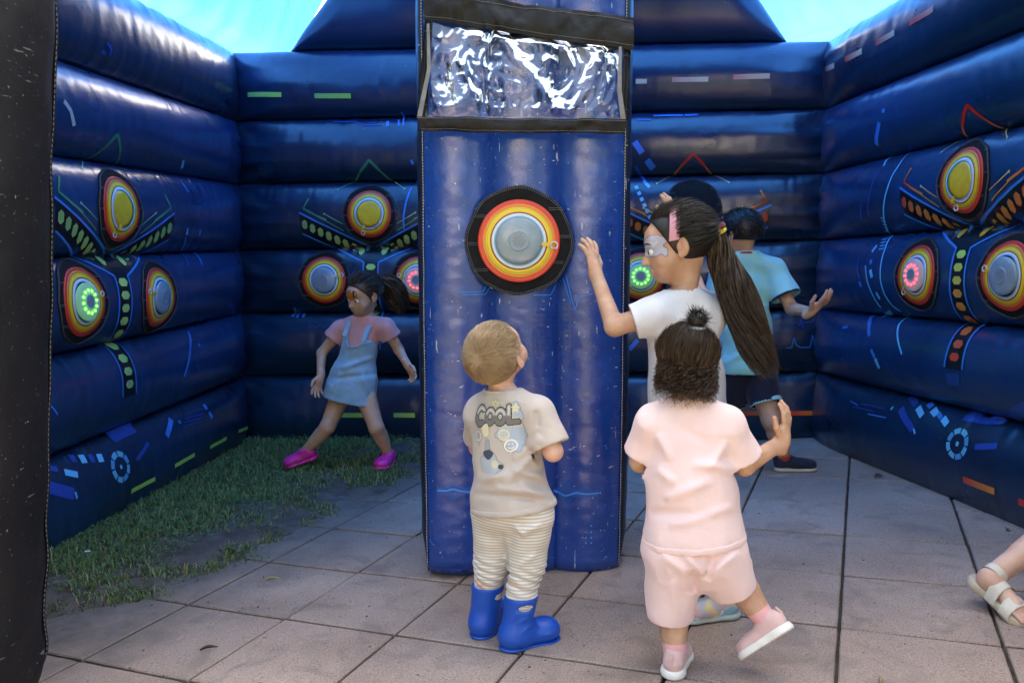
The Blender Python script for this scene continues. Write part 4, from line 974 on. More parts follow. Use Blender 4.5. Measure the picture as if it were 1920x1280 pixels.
leafy((1888, 994), .03, 1., M['leaf'], 'fallen_leaf', 'small brown leaf on the paving below the right wall', 'leaf', .7)
leafy((1650, 1275), .04, 1.2, M['straw'], 'dry_blade', 'dry grass blade at the bottom edge on the paving', 'grass blade', .2)
leafy((512, 1088), .05, .2, M['straw'], 'dry_blade', 'pale grass blade lying at the edge of the paving', 'grass blade', .07)
leafy((392, 1218), .05, .5, M['leaf'], 'twig', 'short dark twig on the slabs near the entrance column', 'twig', .08)
# crumbs of soil and grit
V, F = [], []
for k in range(900):
    x, y = rng.uniform(-2, 2.4), rng.uniform(1.6, 4.6); e = float(edge_d(x, y))
    if e > .1 or rng.random() > math.exp(-abs(e) / .55) + .12: continue
    r_ = rng.uniform(.0012, .0042); b0 = len(V); z = gz(x) + r_ * .4
    o6 = [(1, 0, 0), (-1, 0, 0), (0, 1, 0), (0, -1, 0), (0, 0, .8), (0, 0, -.5)]
    V += [(x + r_ * q[0] * rng.uniform(.7, 1.6), y + r_ * q[1] * rng.uniform(.7, 1.6), z + r_ * q[2]) for q in o6]
    F += [tuple(b0 + i for i in t_) for t_ in ((0, 2, 4), (2, 1, 4), (1, 3, 4), (3, 0, 4), (2, 0, 5), (1, 2, 5), (3, 1, 5), (0, 3, 5))]
gt = mk('soil_crumbs', V, np.array(F), M['soil'], smooth=False); gt['kind'] = 'stuff'; gt['label'] = 'loose crumbs of soil scattered over the slabs'; gt['category'] = 'soil'
# ------------------------------------------------------------------ implicit-surface modelling for people and clothes
def frame(fwd, up):
    f = nrm(fwd); u = np.asarray(up, float); u = nrm(u - f * (u @ f)); r = np.cross(f, u); return np.stack([r, f, u])   # rows: right, forward, up
def cone(a, b, ra, rb, k=.02): return ('cone', np.asarray(a, float), np.asarray(b, float), ra, rb, k, 1)
def ell(c, r, fr=None, k=.02): return ('ell', np.asarray(c, float), np.asarray(r, float), fr if fr is not None else np.eye(3), 0, k, 1)
def rbox(c, h, fr=None, r=.01, k=.01): return ('box', np.asarray(c, float), np.asarray(h, float), fr if fr is not None else np.eye(3), r, k, 1)
def sub(p): q = list(p); q[6] = -1; return tuple(q)
def grow(p, g):
    if p[0] == 'cone': return ('cone', p[1], p[2], p[3] + g, p[4] + g, p[5], p[6])
    if p[0] == 'ell': return ('ell', p[1], p[2] + g, p[3], 0, p[5], p[6])
    return p
def pbb(p):
    if p[0] == 'cone': r = max(p[3], p[4]); return np.minimum(p[1], p[2]) - r, np.maximum(p[1], p[2]) + r
    r = np.linalg.norm(p[2]) if p[0] == 'box' else p[2].max()
    return p[1] - r, p[1] + r
def pdist(p, P):
    if p[0] == 'cone':
        a, b, ra, rb = p[1:5]; ab = b - a; t_ = np.clip(((P - a) @ ab) / max(ab @ ab, 1e-9), 0, 1)
        return np.linalg.norm(P - a - t_[..., None] * ab, axis=-1) - (ra + (rb - ra) * t_)
    q = (P - p[1]) @ p[3].T
    if p[0] == 'ell':
        k0 = np.linalg.norm(q / p[2], axis=-1); k1 = np.linalg.norm(q / p[2] ** 2, axis=-1) + 1e-9; return k0 * (k0 - 1) / k1
    d = np.abs(q) - p[2] + p[4]; return np.linalg.norm(np.maximum(d, 0), axis=-1) + np.minimum(d.max(-1), 0) - p[4]
def polygonize(prims, vox=.005, disp=None, shell=0., cuts=(), holes=(), box=None):
    lo = np.min([pbb(p)[0] for p in prims if p[6] > 0], 0) - .02; hi = np.max([pbb(p)[1] for p in prims if p[6] > 0], 0) + .02
    if box is not None: lo, hi = np.maximum(lo, box[0]), np.minimum(hi, box[1])
    n = np.maximum(np.ceil((hi - lo) / vox).astype(int) + 1, 4)
    axs = [(lo[i] + vox * np.arange(n[i])).astype(np.float32) for i in range(3)]
    D = np.full(n, .2, np.float32)
    def block(a, b):
        i0 = np.clip(np.floor((a - lo) / vox).astype(int), 0, n); i1 = np.clip(np.ceil((b - lo) / vox).astype(int) + 1, 0, n)
        if np.any(i1 <= i0): return None, None
        sl = tuple(slice(i0[i], i1[i]) for i in range(3)); G = np.meshgrid(*[axs[i][sl[i]] for i in range(3)], indexing='ij')
        return sl, np.stack(G, -1)
    for p in prims:
        a, b = pbb(p); k = p[5]; mg = k + .03
        sl, P = block(a - mg, b + mg)
        if sl is None: continue
        d = pdist(p, P); o = D[sl]
        if p[6] > 0:
            h = np.clip(.5 + .5 * (o - d) / k, 0, 1); D[sl] = o * (1 - h) + d * h - k * h * (1 - h)
        else:
            h = np.clip(.5 - .5 * (o + d) / k, 0, 1); D[sl] = o * (1 - h) - d * h + k * h * (1 - h)
    if disp is not None or shell or cuts or holes:
        G = np.stack(np.meshgrid(*axs, indexing='ij'), -1)
        if disp is not None:
            m_ = np.abs(D) < .06; D[m_] = D[m_] - disp(G[m_])
        if shell: D = np.maximum(D, -(D + shell))
        for (pt, nr_) in cuts: D = np.maximum(D, (G - np.asarray(pt)) @ nrm(nr_))
        for h in holes:
            if h[0] == 'end':       # open end of a sleeve or trouser leg
                e, dr, ln, rad = h[1:5]; q = G - np.asarray(e); dr = nrm(dr); t_ = q @ dr; rr = np.linalg.norm(q - t_[..., None] * dr, axis=-1)
                d = np.maximum(np.maximum(-t_, t_ - ln), rr - rad)
                if len(h) > 5:
                    bd = (d < .02); pr_ = np.min([pdist(x, G[bd]) for x in h[5]], 0); d[bd] = np.maximum(d[bd], .008 - pr_)
            else: d = pdist(h, G)
            D = np.maximum(D, -d)
    D[0] = D[-1] = .2; D[:, 0] = D[:, -1] = .2; D[:, :, 0] = D[:, :, -1] = .2
    s = D < 0
    c8 = [s[i:n[0] - 1 + i, j:n[1] - 1 + j, k:n[2] - 1 + k] for i in (0, 1) for j in (0, 1) for k in (0, 1)]
    cnt = sum(c.astype(np.int8) for c in c8); act = (cnt > 0) & (cnt < 8)
    I = np.argwhere(act); idx = np.full(act.shape, -1, np.int32); idx[act] = np.arange(len(I))
    off = np.array([(i, j, k) for i in (0, 1) for j in (0, 1) for k in (0, 1)])
    val = np.stack([D[I[:, 0] + o[0], I[:, 1] + o[1], I[:, 2] + o[2]] for o in off], 1)
    acc = np.zeros((len(I), 3)); w_ = np.zeros(len(I))
    for a in range(8):
        for ax_ in range(3):
            if off[a][ax_]: continue
            b_ = a + (4, 2, 1)[ax_]; d0, d1 = val[:, a], val[:, b_]; m_ = (d0 < 0) != (d1 < 0)
            t_ = np.where(m_, d0 / np.where(m_, d0 - d1, 1), 0); q = np.tile(off[a].astype(float), (len(I), 1)); q[:, ax_] += t_
            acc[m_] += q[m_]; w_ += m_
    V = lo + vox * (I + acc / w_[:, None])
    F = []
    for ax_ in range(3):
        o1, o2 = (ax_ + 1) % 3, (ax_ + 2) % 3
        sa = [slice(None)] * 3; sb = [slice(None)] * 3; sa[ax_] = slice(0, -1); sb[ax_] = slice(1, None)
        for x_ in (sa, sb): x_[o1] = slice(1, -1); x_[o2] = slice(1, -1)
        A_, B_ = s[tuple(sa)], s[tuple(sb)]
        for sgn, mm in ((1, A_ & ~B_), (-1, ~A_ & B_)):
            E_ = np.argwhere(mm)
            if not len(E_): continue
            base_ = E_.copy(); base_[:, o1] += 1; base_[:, o2] += 1
            def cell(d1, d2):
                c = base_.copy(); c[:, o1] += d1; c[:, o2] += d2; return idx[c[:, 0], c[:, 1], c[:, 2]]
            q = np.stack([cell(-1, -1), cell(0, -1), cell(0, 0), cell(-1, 0)], 1)
            F.append(q if sgn > 0 else q[:, ::-1])
    F = np.concatenate(F); return V, F[(F >= 0).all(1)]
def relax(V, F, it=2, lam=.5):
    E_ = np.concatenate([F[:, [0, 1]], F[:, [1, 2]], F[:, [2, 3]], F[:, [3, 0]]]); n = len(V)
    for _ in range(it):
        S = np.zeros((n, 3)); c = np.zeros(n)
        for a, b in ((0, 1), (1, 0)):
            for k in range(3): S[:, k] += np.bincount(E_[:, a], V[E_[:, b], k], n)
            c += np.bincount(E_[:, a], minlength=n)
        V = V * (1 - lam) + lam * S / np.maximum(c, 1)[:, None]
    return V
def folds(lst):
    """lst: (a, b, width, height) ridges along segments"""
    def f(P):
        o = np.zeros(len(P))
        for a, b, w_, h in lst:
            a = np.asarray(a, float); b = np.asarray(b, float); sc_ = a[1] / P[:, 1:2]; Q = (P - np.array((0, 0, CAMZ))) * sc_; a2 = (a - np.array((0, 0, CAMZ)))[[0, 2]]; b2 = ((b - np.array((0, 0, CAMZ))) * (a[1] / b[1]))[[0, 2]]; Q = Q[:, [0, 2]]
            ab = b2 - a2; t_ = ((Q - a2) @ ab) / (ab @ ab); tc_ = np.clip(t_, 0, 1)
            d = np.linalg.norm(Q - a2 - tc_[:, None] * ab, axis=1); h = np.where(P[:, 1] < a[1] + .085, h, 0.); o += 1.5 * h * np.exp(-(d / w_) ** 2) * np.sin(math.pi * np.clip(t_ * .9 + .05, 0, 1)) ** .5
        return o
    return f
def cloth_noise(a1=.004, s1=14, a2=.002, s2=34, sq=(1, 1, 1), extra=None, seed=0):
    sq = np.array(sq)
    def f(P):
        n_ = 2 * vnoise(P * sq, s1, 3 + seed); r_ = 1 - 2 * np.abs(2 * vnoise(P * sq, s2 * .6, 5 + seed))
        o = a1 * n_ + a2 * r_
        return o + (extra(P) if extra else 0)
    return f

# ------------------------------------------------------------------ people
SK = {'fair': ((.60, .33, .25), (.70, .47, .36)), 'tan': ((.46, .235, .15), (.58, .36, .24)), 'olive': ((.45, .245, .17), (.55, .345, .235))}
for k, (a, b_) in SK.items(): M['skin_' + k] = pbr('skin_' + k, a, b_, 22, .48, .6, sss=.12, bump=.2, bscale=380, bdist=.0008)
M['eye_white'] = pbr('eye_white', (.7, .68, .66), rough=.2); M['iris'] = pbr('iris', (.05, .025, .012), rough=.15); M['lip'] = pbr('lip', (.42, .15, .13), rough=.4)
def fabric(name, c1, c2=None, rough=.85, bump=.35, bscale=900, sheen=.15, nscale=9): return pbr(name, c1, c2 or tuple(x * 1.12 for x in c1), nscale, rough, bump=bump, bscale=bscale, bdist=.0012, sheen=sheen, spec=.25, big_bump=.10, big_scale=40)
def hairmat(name, c1, c2):
    m = pbr(name, c1, c2, 60, .42, spec=.45); return m
def hand_prims(wrist, dr, palm_n, side, curl=.35, spread=.12, s=1.0, thumb=.7):
    """dr: direction of the fingers, palm_n: where the palm faces, side: +1 thumb lies to cross(dr, palm_n)"""
    d = nrm(dr); pn = nrm(np.asarray(palm_n) - d * (np.asarray(palm_n) @ d)); sd = np.cross(d, pn) * side
    P = []; w_ = np.asarray(wrist, float); pl, pw = .055 * s, .021 * s
    fr = np.stack([sd, d, pn])
    P.append(ell(w_ + d * pl * .55, (pw * 1.12, pl * .62, .011 * s), fr, .008)); P.append(cone(w_ - d * .02 * s, w_ + d * .015 * s, .0165 * s, .016 * s, .012))
    P.append(ell(w_ + d * pl * .45 + sd * pw * .55 + pn * .004 * s, (.010 * s, .02 * s, .010 * s), fr, .006))
    lens = (.046, .052, .048, .037)
    for i in range(4):
        o = (1.5 - i) / 1.5; b = w_ + d * pl * (.98 - .06 * o * o - (.05 if i == 3 else 0)) + sd * o * pw * .86
        fd = nrm(d + sd * o * spread); L_ = lens[i] * s; cu = curl * (1 + .12 * i); ang = cu * .55
        for seg, fl in enumerate((.45, .32, .26)):
            q = fd * math.cos(ang) + pn * math.sin(ang); e = b + q * L_ * fl; r_ = (.0072, .0065, .0058)[seg] * s * (.9 if i == 3 else 1)
            P.append(cone(b, e, r_, r_ * .92, .003)); b = e; ang += cu
    b = w_ + d * pl * .22 + sd * pw * .85; q = nrm(sd * .8 + d * .75 + pn * .35)
    e = b + q * .028 * s; P.append(cone(b, e, .0092 * s, .0078 * s, .005)); q2 = nrm(d * .9 + sd * .35 * thumb + pn * .3); e2 = e + q2 * .026 * s; P.append(cone(e, e2, .0076 * s, .0062 * s, .003))
    return P
def head_prims(c, fr, s=1.0):
    r, f, u = fr; P = []
    pt = lambda x, y, z: c + s * (r * x + f * y + u * z)
    P += [ell(pt(0, -.008, .022), np.array((.070, .084, .074)) * s, fr, .02), ell(pt(0, .028, -.022), np.array((.056, .056, .066)) * s, fr, .025),
          ell(pt(0, .05, -.068), np.array((.028, .026, .022)) * s, fr, .025), cone(pt(-.036, .045, -.035), pt(-.03, .05, -.045), .026 * s, .022 * s, .02), cone(pt(.036, .045, -.035), pt(.03, .05, -.045), .026 * s, .022 * s, .02),
          ell(pt(0, .064, .022), np.array((.045, .018, .03)) * s, fr, .02)]
    for sd in (-1, 1): P.append(sub(ell(pt(sd * .030, .088, -.006), np.array((.019, .014, .012)) * s, fr, .012)))
    P += [cone(pt(0, .080, -.004), pt(0, .093, -.030), .006 * s, .0095 * s, .008), cone(pt(-.008, .086, -.033), pt(.008, .086, -.033), .006 * s, .006 * s, .005)]
    P += [cone(pt(-.016, .079, -.053), pt(.016, .079, -.053), .005 * s, .005 * s, .004), cone(pt(-.013, .078, -.060), pt(.013, .078, -.060), .0055 * s, .0055 * s, .004)]
    for sd in (-1, 1):
        e = frame(nrm(r * sd + f * .35), u)
        P += [ell(pt(sd * .073, -.004, -.008), np.array((.016, .006, .026)) * s, e, .005), ell(pt(sd * .070, .004, -.028), np.array((.008, .006, .009)) * s, e, .005), sub(ell(pt(sd * .079, .002, -.004), np.array((.008, .005, .015)) * s, e, .004))]
    return P
def face_parts(root, c, fr, s, brow):
    r, f, u = fr; pt = lambda x, y, z: c + s * (r * x + f * y + u * z)
    for sd in (-1, 1):
        v, q = polygonize([ell(pt(sd * .030, .0705, -.006), np.array((.0125, .0105, .0105)) * s, fr, .002)], .0028); e = mk('eye', v, q, M['eye_white'], root)
        v, q = polygonize([ell(pt(sd * .0305, .0795, -.006), np.array((.006, .0028, .006)) * s, fr, .002)], .0016); mk('iris', v, q, M['iris'], e)
        pts = [pt(sd * x, y, z) for x, y, z in ((.014, .0855, .013), (.026, .083, .0175), (.038, .0765, .0165), (.046, .070, .011))]
        v, q = tube(pts, [.0018, .0028, .0026, .001], 6); mk('eyebrow', v, q, brow, root)
def strands(P, wd):
    """P: (strands, points, 3); every strand a thin tapering ribbon"""
    P = np.asarray(P, float); n, k = P.shape[:2]; t_ = np.gradient(P, axis=1); sd = np.cross(t_, rng.normal(0, 1, (n, 1, 3))); sd /= np.linalg.norm(sd, axis=2, keepdims=True) + 1e-9
    w_ = wd * np.linspace(1, .25, k)[None, :, None] * rng.uniform(.7, 1.3, (n, 1, 1)); V = np.stack([P - sd * w_, P + sd * w_], 2).reshape(-1, 3)
    b0 = (np.arange(n)[:, None] * k + np.arange(k - 1)[None]).reshape(-1) * 2
    return V, np.stack([b0, b0 + 1, b0 + 3, b0 + 2], 1)
def unit(v): return v / (np.linalg.norm(v, axis=-1, keepdims=True) + 1e-9)
def scalp(n, c, fr, s, line, grow_=.004):
    """random points on the hair-bearing part of the skull; line(x, y, z) true where hair grows"""
    d = unit(rng.normal(0, 1, (n * 4, 3))); d = d[line(d[:, 0], d[:, 1], d[:, 2])][:n]
    loc = d * (np.array((.070, .084, .074)) + grow_) + np.array((0, -.008, .022)); nn_ = unit(d / np.array((.070, .084, .074)))
    return c + s * (loc @ fr), nn_ @ fr
def combed(p, nn_, to, lo, hi, jit, lift):
    """strands lying on the scalp and running towards a point"""
    dv = to - p; tn = unit(dv - nn_ * (dv * nn_).sum(1, keepdims=True)) + rng.normal(0, jit, p.shape); L_ = np.minimum(rng.uniform(lo, hi, len(p)), np.linalg.norm(dv, axis=1))[:, None]
    return np.stack([p, p + tn * L_ * .35 + nn_ * lift, p + tn * L_ * .7 + nn_ * lift * .9, p + tn * L_ + nn_ * lift * .2], 1)
class Person:
    def __init__(P_, label, J, skin, s=1.0, head_s=1.0, bulk=1.0, loc=None, hs=1.0):
        P_.J, P_.s, P_.hs = {k: np.asarray(v, float) for k, v in J.items()}, s, head_s; J = P_.J; P_.bulk = bulk
        P_.root = thing('person', label, 'person', loc, 'children playing')
        up = nrm(J['neck'] - J['pelvis']); rt = nrm(J['shR'] - J['shL']); fw = nrm(np.cross(up, rt)); rt = np.cross(fw, up); P_.fr = np.stack([rt, fw, up])
        P_.hfr = frame(J['hf'], J['hu']); P_.skin = M['skin_' + skin]
        b = bulk; pr = []; fr = P_.fr; T = lambda f: lerp(J['pelvis'], J['neck'], f)
        P_.torso = [ell(T(.72), np.array((.092, .066, .085)) * s * b, fr, .04), ell(T(.42), np.array((.084, .068, .10)) * s * b, fr, .04), ell(T(.08), np.array((.09, .074, .075)) * s * b, fr, .04),
                    cone(J['shL'], J['neck'] - fr[2] * .01 * s, .036 * s, .036 * s, .04), cone(J['shR'], J['neck'] - fr[2] * .01 * s, .036 * s, .036 * s, .04)]
        P_.arms = {}; P_.legs = {}
        for k in 'LR':
            P_.arms[k] = [cone(J['sh' + k], J['el' + k], .034 * s, .0265 * s, .02), cone(J['el' + k], J['wr' + k], .0275 * s, .0185 * s, .012)]
            hip = J['hip' + k]; kn = J['kn' + k]; an = J['an' + k]; ca = lerp(kn, an, .3) - 0
            bk = nrm(np.cross(nrm(an - kn), fr[0])) ; bk = bk if bk @ fr[1] < 0 else -bk
            P_.legs[k] = [cone(hip, kn, .060 * s * b, .040 * s, .03), cone(kn, an, .038 * s, .026 * s, .02), cone(ca + bk * .008 * s, lerp(kn, an, .55) + bk * .005 * s, .037 * s, .03 * s, .02)]
        nk = cone(J['neck'] - fr[2] * .02, J['head'] - P_.hfr[1] * .02 * head_s - P_.hfr[2] * .05 * head_s, .036 * s, .034 * s, .025)
        P_.neck = nk
    def body(P_, hands=None, feet=False, vox=.006, hvox=.0035, face=True, brow=None):
        J, s = P_.J, P_.s; pr = P_.torso + [P_.neck] + P_.arms['L'] + P_.arms['R'] + P_.legs['L'] + P_.legs['R']
        if feet:
            for k in 'LR': pr.append(cone(J['an' + k], J['to' + k], .026 * s, .02 * s, .02))
        parts = [polygonize(pr, vox)]
        hp = head_prims(J['head'], P_.hfr, P_.hs) + [cone(P_.neck[1], P_.neck[2], P_.neck[3], P_.neck[4], .03)]
        parts.append(polygonize(hp, hvox))
        for k in 'LR':
            h = (hands or {}).get(k)
            if h:
                hpz = hand_prims(J['wr' + k], *h[:3], **h[3]) + [cone(lerp(J['el' + k], J['wr' + k], .7), J['wr' + k], .0215 * s, .0185 * s, .012)]
                parts.append(polygonize(hpz, .0026))
        v, f = join(parts); o = mk('body', v, f, P_.skin, P_.root)
        if face: face_parts(P_.root, J['head'], P_.hfr, P_.hs, brow)
        return o
    def cloth(P_, name, prims, mat, vox=.0045, disp=None, shell=.008, cuts=(), holes=(), parent=None, it=1, body=None):
        shell = max(shell, .011)
        if body is not None: holes = [h if h[0] != 'end' else tuple(h[:5]) + (body,) for h in holes]
        v, f = polygonize(prims, vox, disp, shell, cuts, holes); v = relax(v, f, it, .5); return mk(name, v, f, mat, parent or P_.root)
    def sleeve(P_, k, frac, r0, r1):
        J = P_.J; a, e = J['sh' + k], J['el' + k]; d = nrm(e - a); end = a + (e - a) * frac
        return [cone(a, end + d * .03, r0, r1, .025)], ('end', end, d, .115, r1 + .008, [grow(p, .03) for p in P_.torso[:3]])
def decal(target_ob, origin, ex, ez, w_, h_, n, m_, paint, lift, mat, name, parent, depth=.3):
    """print laid on a garment: a fine patch pressed onto the surface, coloured by paint(x, y) -> rgba"""
    me = target_ob.data; org = ORG[target_ob.name]
    bvh = BVHTree.FromPolygons([tuple(np.array(v.co) + org) for v in me.vertices], [tuple(p.vertices) for p in me.polygons])
    ex, ez = nrm(ex), nrm(ez); en = nrm(np.cross(ez, ex)); V = np.zeros((n, m_, 3)); ok = np.zeros((n, m_), bool)
    for i in range(n):
        for j in range(m_):
            p = np.asarray(origin) + ex * (i / (n - 1) - .5) * w_ + ez * (j / (m_ - 1) - .5) * h_
            q, nr_, _, _ = bvh.ray_cast(Vector(p - en * depth), Vector(en), depth * 2)
            if q is not None: V[i, j] = np.array(q) + np.array(nr_) * lift; ok[i, j] = True
    X, Y = np.meshgrid((np.linspace(0, 1, n) - .5) * w_, (np.linspace(0, 1, m_) - .5) * h_, indexing='ij'); C_ = paint(X, Y)
    F = grid_faces(n, m_); okf = ok.reshape(-1); a = C_[..., 3].reshape(-1)
    vv = V.reshape(-1, 3); keep = okf[F].all(1) & (a[F].max(1) > .3)
    ed = np.linalg.norm(vv[F[:, 0]] - vv[F[:, 2]], axis=1); keep &= ed < 6 * max(w_ / n, h_ / m_)
    F = F[keep]; used = np.unique(F); mp = np.full(len(vv), -1); mp[used] = np.arange(len(used))
    return mk(name, vv[used], mp[F], mat, parent, cols=C_.reshape(-1, 4)[used][:, :3])
UPV = np.array((0, 0, 1.))
def flat_dir(x, y): return nrm((x, y, SLOPE * x))
def shoe(root, ankle, d, up, L_, mu, ms, sock=None, h=.052, extra=None, name='shoe', width=1.0, lace=None, leg=None, st=.015):
    """low shoe: upper (> sole, laces) and sock; ankle sits h above the sole"""
    d = nrm(d); up = nrm(np.asarray(up) - d * (np.asarray(up) @ d)); r = np.cross(d, up); fr = np.stack([r, d, up]); b0 = np.asarray(ankle) - up * h
    p = lambda x, y, z: b0 + r * x + d * y + up * z
    k = L_ / .17; w_ = width * k
    up_pr = [ell(p(0, -.018 * k, .036 * k), np.array((.029 * w_, .034 * k, .034 * k)), fr, .015), ell(p(0, .05 * k, .026 * k), np.array((.032 * w_, .066 * k, .028 * k)), fr, .02), ell(p(0, .085 * k, .022 * k), np.array((.034 * w_, .034 * k, .024 * k)), fr, .015),
             cone(p(0, .012 * k, .045 * k), p(0, .0, .062 * k), .026 * w_, .027 * w_, .015)]
    v, f = polygonize(up_pr, .0034, cuts=[(p(0, 0, .008 * k), -up), (p(0, 0, .068 * k), up + d * .25)], holes=[cone(p(0, .002, .055 * k), p(0, -.004, .10 * k), .021 * w_, .023 * w_)])
    u = mk(name, v, f, mu, root)
    so_ = [ell(p(0, -.016 * k, .006 * k), np.array((.032 * w_, .036 * k, .018 * k)), fr, .01), ell(p(0, .04 * k, .005 * k), np.array((.031 * w_, .06 * k, .016 * k)), fr, .012), ell(p(0, .082 * k, .006 * k), np.array((.0365 * w_, .04 * k, .017 * k)), fr, .01)] if st < .02 else [ell(p(0, -.016 * k, .008 * k), np.array((.036 * w_, .042 * k, .03 * k)), fr, .01), ell(p(0, .04 * k, .008 * k), np.array((.034 * w_, .06 * k, .03 * k)), fr, .012), ell(p(0, .082 * k, .008 * k), np.array((.039 * w_, .044 * k, .03 * k)), fr, .01)]
    v, f = polygonize(so_, .0034, cuts=[(p(0, 0, 0), -up), (p(0, 0, st * k), up)]); mk('sole', v, f, ms, u)
    hl_ = [tube([p(x * .012 * w_, -.047 * k, .03 * k), p(x * .012 * w_, -.051 * k, .05 * k), p(x * .010 * w_, -.046 * k, .068 * k)], .0024, 6) for x in (-.25, 0, .25)]; v, f = join(hl_); mk('heel_tab', v, f, mu, u)
    if lace:
        st = [tube([p(-.016 * w_, .03 * k + q * .013 * k, .050 * k - q * .004 * k), p(0, .034 * k + q * .013 * k, .0555 * k - q * .0045 * k), p(.016 * w_, .03 * k + q * .013 * k, .050 * k - q * .004 * k)], .0026, 6) for q in range(3)]
        v, f = join(st); mk('laces', v, f, lace, u)
    if sock is not None:
        e = leg if leg is not None else np.asarray(ankle) + up * .05; dv = nrm(e - np.asarray(ankle))
        q = [cone(np.asarray(ankle) + dv * .0, np.asarray(ankle) + dv * .045, .0275, .0325, .01)]
        v, f = polygonize(q, .0036, cuts=[(np.asarray(ankle) + dv * .042, dv)]); mk('sock', v, f, sock, root)
    return u
def cap(root, c, fr, s, mat, g, cuts, disp=None, vox=.004, extra=(), shell=0, name='hair'):
    pr = [ell(c + s * (fr[1] * -.008 + fr[2] * .022), np.array((.070 + g, .084 + g, .074 + g)) * s, fr, .02)] + list(extra)
    v, f = polygonize(pr, vox, disp, shell, cuts); return mk(name, v, f, mat, root)

# ---------------------------------------------------------------- boy in front of the pillar
M['beige'] = fabric('beige_jersey', (.48, .42, .385), (.52, .455, .415)); M['rubber'] = pbr('blue_boot_foam', (.003, .07, .42), (.005, .08, .48), 10, .42, bump=.06, bscale=40)
m, t, b, L = newmat('striped_jersey'); N = t.nodes; tc = N.new('ShaderNodeTexCoord'); wv = N.new('ShaderNodeTexWave'); wv.bands_direction = 'Z'; wv.inputs['Scale'].default_value = 34; wv.inputs['Distortion'].default_value = .6; wv.inputs['Detail'].default_value = 1; wv.inputs['Detail Scale'].default_value = .3
L.new(tc.outputs['Object'], wv.inputs['Vector']); rp = N.new('ShaderNodeValToRGB'); rp.color_ramp.elements[0].position = .25; rp.color_ramp.elements[1].position = .6; rp.color_ramp.elements[0].color = (.50, .455, .40, 1); rp.color_ramp.elements[1].color = (.74, .71, .66, 1)
L.new(wv.outputs[0], rp.inputs[0]); L.new(rp.outputs[0], b.inputs['Base Color']); b.inputs['Roughness'].default_value = .9
bn = N.new('ShaderNodeTexNoise'); bn.inputs['Scale'].default_value = 600; bp = N.new('ShaderNodeBump'); bp.inputs['Strength'].default_value = .3; bp.inputs['Distance'].default_value = .001; L.new(tc.outputs['Object'], bn.inputs['Vector']); L.new(bn.outputs[0], bp.inputs['Height']); L.new(bp.outputs[0], b.inputs['Normal']); M['stripe'] = m
M['blond'] = pbr('blond_hair', (.24, .15, .075), (.58, .43, .27), 13, .45, spec=.4); M['blond_base'] = pbr('blond_stubble', (.26, .17, .10), (.36, .25, .15), 30, .8)
